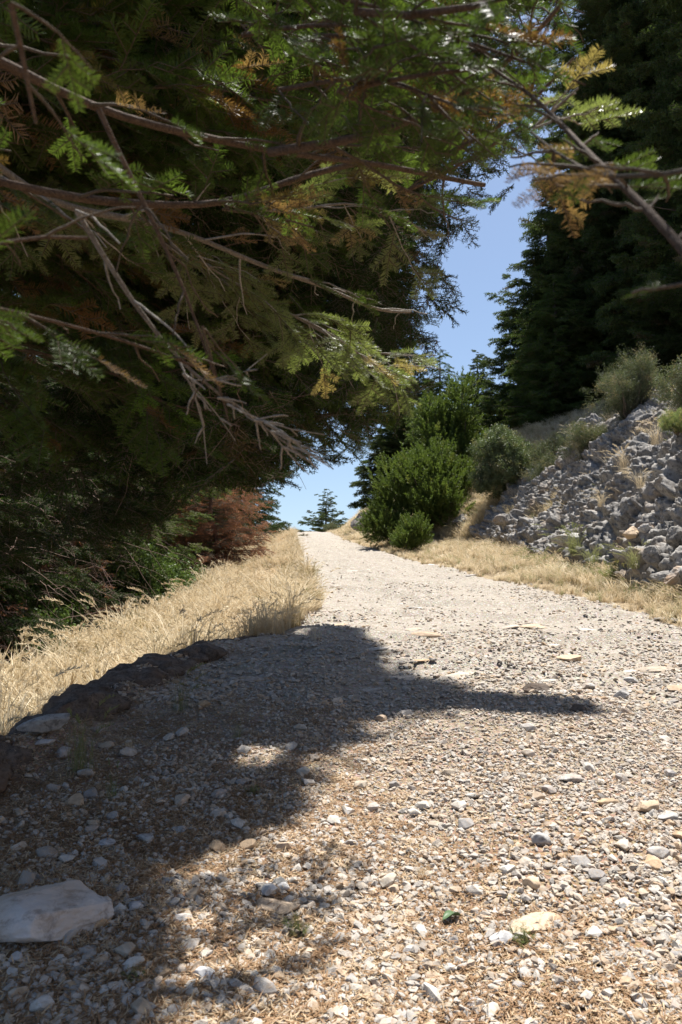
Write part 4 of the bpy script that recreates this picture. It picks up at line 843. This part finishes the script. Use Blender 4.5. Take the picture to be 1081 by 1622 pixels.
# the body of the crown: unseen high sprays added for shade, hanging sprays behind the near ones
def fill(name, n, key, gen, ls):
    P = gen(n); k = len(P); az = U(0, 6.28, k); D = np.stack([np.cos(az)*.8+.45, np.sin(az)*.7+.2, U(-.9, .15, k)], 1); D /= np.linalg.norm(D, axis=1, keepdims=True); Nn = rng.normal(size=(k, 3))*.3+[0, 0, 1]
    qx = P[:, 0]-.17*P[:, 2]; qy = P[:, 1]-.38*P[:, 2]; tip = P+D*ls*.9; m = ~((qx > -.12) & (qy < 1.15) & (P[:, 1] < 4)) & inI(P, 6) & inS(P, .03) & inI(tip, 4) & inS(tip, .05) & (rng.random(k) > .6*sst(560, 680, proj(P)[0])*(P[:, 2] < 1+.125*P[:, 1]*4)); P, D, Nn = P[m], D[m], Nn[m]; k = len(P)
    scatter(name, key, P, eulers(D, Nn), ls*U(.6, 1.2, k), nf)
def g_mid(n):
    Y = U(3.4, 8.6, n); u = U(60, 760, n); v = U(-300, 780, n); X = (u-U0)/FPX*Y; Z = CAMH-(v-V0)/FPX*Y
    m = (fbm(X*1.1, Y*1.1, Z*1.6, 3, 90) > .05) & ~((u > 560) & (v > 345) & (v < 425)) & (Z > 1.25); return np.stack([X, Y, Z], 1)[m]
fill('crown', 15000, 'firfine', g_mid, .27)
fill('crown', 11000, 'firfinelight', g_mid, .24)  # paler sprays paint lit highlights into the crown
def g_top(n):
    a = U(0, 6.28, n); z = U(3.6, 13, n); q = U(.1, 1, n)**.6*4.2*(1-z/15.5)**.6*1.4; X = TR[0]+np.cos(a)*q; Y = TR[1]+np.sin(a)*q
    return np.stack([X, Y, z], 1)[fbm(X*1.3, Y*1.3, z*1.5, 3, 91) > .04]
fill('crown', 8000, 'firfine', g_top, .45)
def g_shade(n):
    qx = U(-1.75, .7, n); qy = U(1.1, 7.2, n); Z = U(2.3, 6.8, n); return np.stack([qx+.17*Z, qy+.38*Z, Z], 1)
fill('crown', 15000, 'firfine', g_shade, .30)  # sprays added so their shadow closes the shade on the ground
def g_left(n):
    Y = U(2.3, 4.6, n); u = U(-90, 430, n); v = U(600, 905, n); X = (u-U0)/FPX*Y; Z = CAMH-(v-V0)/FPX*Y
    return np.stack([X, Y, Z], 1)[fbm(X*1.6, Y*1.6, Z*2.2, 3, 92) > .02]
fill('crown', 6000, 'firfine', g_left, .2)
a = Acc()
for k in range(520):
    c = g_left(1); 
    if not len(c): continue
    d = rng.normal(size=3)*[.5, .5, .4]+[.35, .1, -.5]; q = np.linspace(0, 1, 7)[:, None]; L = U(.15, .5); Q = c[0]+d*q*L+np.cumsum(rng.normal(size=(7, 3))*.018, axis=0)
    if not (inI(Q[-1:], 0)[0] and inS(Q[-1:], 0)[0]): continue
    a.add(*tube(Q, U(.0015, .0035)*(1-.7*q[:, 0]), 3))
w_ = link('dead_twig', a.mesh('dead_twig', M_DEADW), nf, kind='stuff'); w_.location = -NFO
def g_str(n):
    qx = U(.3, 1.28, n); qy = 4.05+.22*(1-qx)*.6+rng.normal(size=n)*(.11-.045*qx); Z = U(5.4, 6.9, n); return np.stack([qx+.17*Z, qy+.38*Z, Z], 1)
fill('crown', 1700, 'firfine', g_str, .2)  # unseen sprays added above the frame to cast the streak on the track
bough([(TR[0], TR[1], 5.2), (-1.2, 3.6, 6.2), (1.0, 5.6, 6.4), (2.35, 6.45, 6.2)], .03, .004, .14, .5, M_BOUGH, start=.3, bare=.1, ls=.2, gap=.09, wig=.06)  # unseen bough added to carry the streak's sprays
# ------------------------------------------------------------------ small fallen things
def fallen(pts, r, label):
    P = [np.array(gpt(u, v))+[0, 0, r+.004] for u, v in pts]; Q, t = rs(P, .012); Q = Q+np.stack([fbm(t*6, k, 0, 2, 5+k) for k in range(3)], 1)*.004
    a = Acc(); a.add(*tube(Q, r*(1-.6*t), 6)); o = link('twig', a.mesh('twig', M_TWIG)); return tag(o, label, 'twig')
fallen([(372,1478),(420,1476),(470,1462)], .0022, 'bent dry twig lying beside the flat tan slab')
fallen([(240,1482),(262,1462),(280,1448)], .0016, 'short twig leaning against the large pale slab')
fallen([(500,1210),(520,1198),(535,1190)], .003, 'pale stick on the gravel at the shadow edge')
fallen([(290,1452),(330,1468)], .0014, 'straight thin twig between the pale slab and the tan slab')
X, Y, Z = gpt(716, 1462)
g = np.linspace(-1, 1, 9); A, B = np.meshgrid(g, np.linspace(-1, 1, 7)); wv = .5*(1-np.abs(A)**2.2)
LV = np.stack([A*.031, B*wv*.034, .010*(B*wv*2)**2+.006*(1-A**2)+.004*A], -1).reshape(-1, 3); i = (np.arange(6)[:, None]*9+np.arange(8)[None]).ravel()
lf = link('leaf', mesh_np('leaf', LV, np.stack([i, i+1, i+10, i+9], 1)), None, leaf_mat('fresh_leaf', (.08,.14,.07), (.12,.19,.09), None, .9, .2, .35, .5, 20)); lf.location = (X, Y, Z+.012); lf.rotation_euler = (-.3, .2, .5); sm = lf.modifiers.new('thickness', 'SOLIDIFY'); sm.thickness = .0006
tag(lf, 'single curled green leaf on the foreground gravel', 'leaf')
for u, v, h, lab in ((470, 1482, .05, 'small feathery green sprig at the right end of the flat tan slab'), (830, 1500, .045, 'tiny grey green sprig behind the white stone'), (398, 1260, .04, 'tiny green sprig in the half shade'), (213, 1557, .03, 'tiny seedling in needle litter below the large pale slab')):
    X, Y, Z = gpt(u, v); h *= .6; shrub('herb_sprig', lab, u, 0, Y, h*2.6, h, 'herb', n=36, ls=h*.7, seed=int(u), X=X, z=Z, lobes=7, cat='plant')
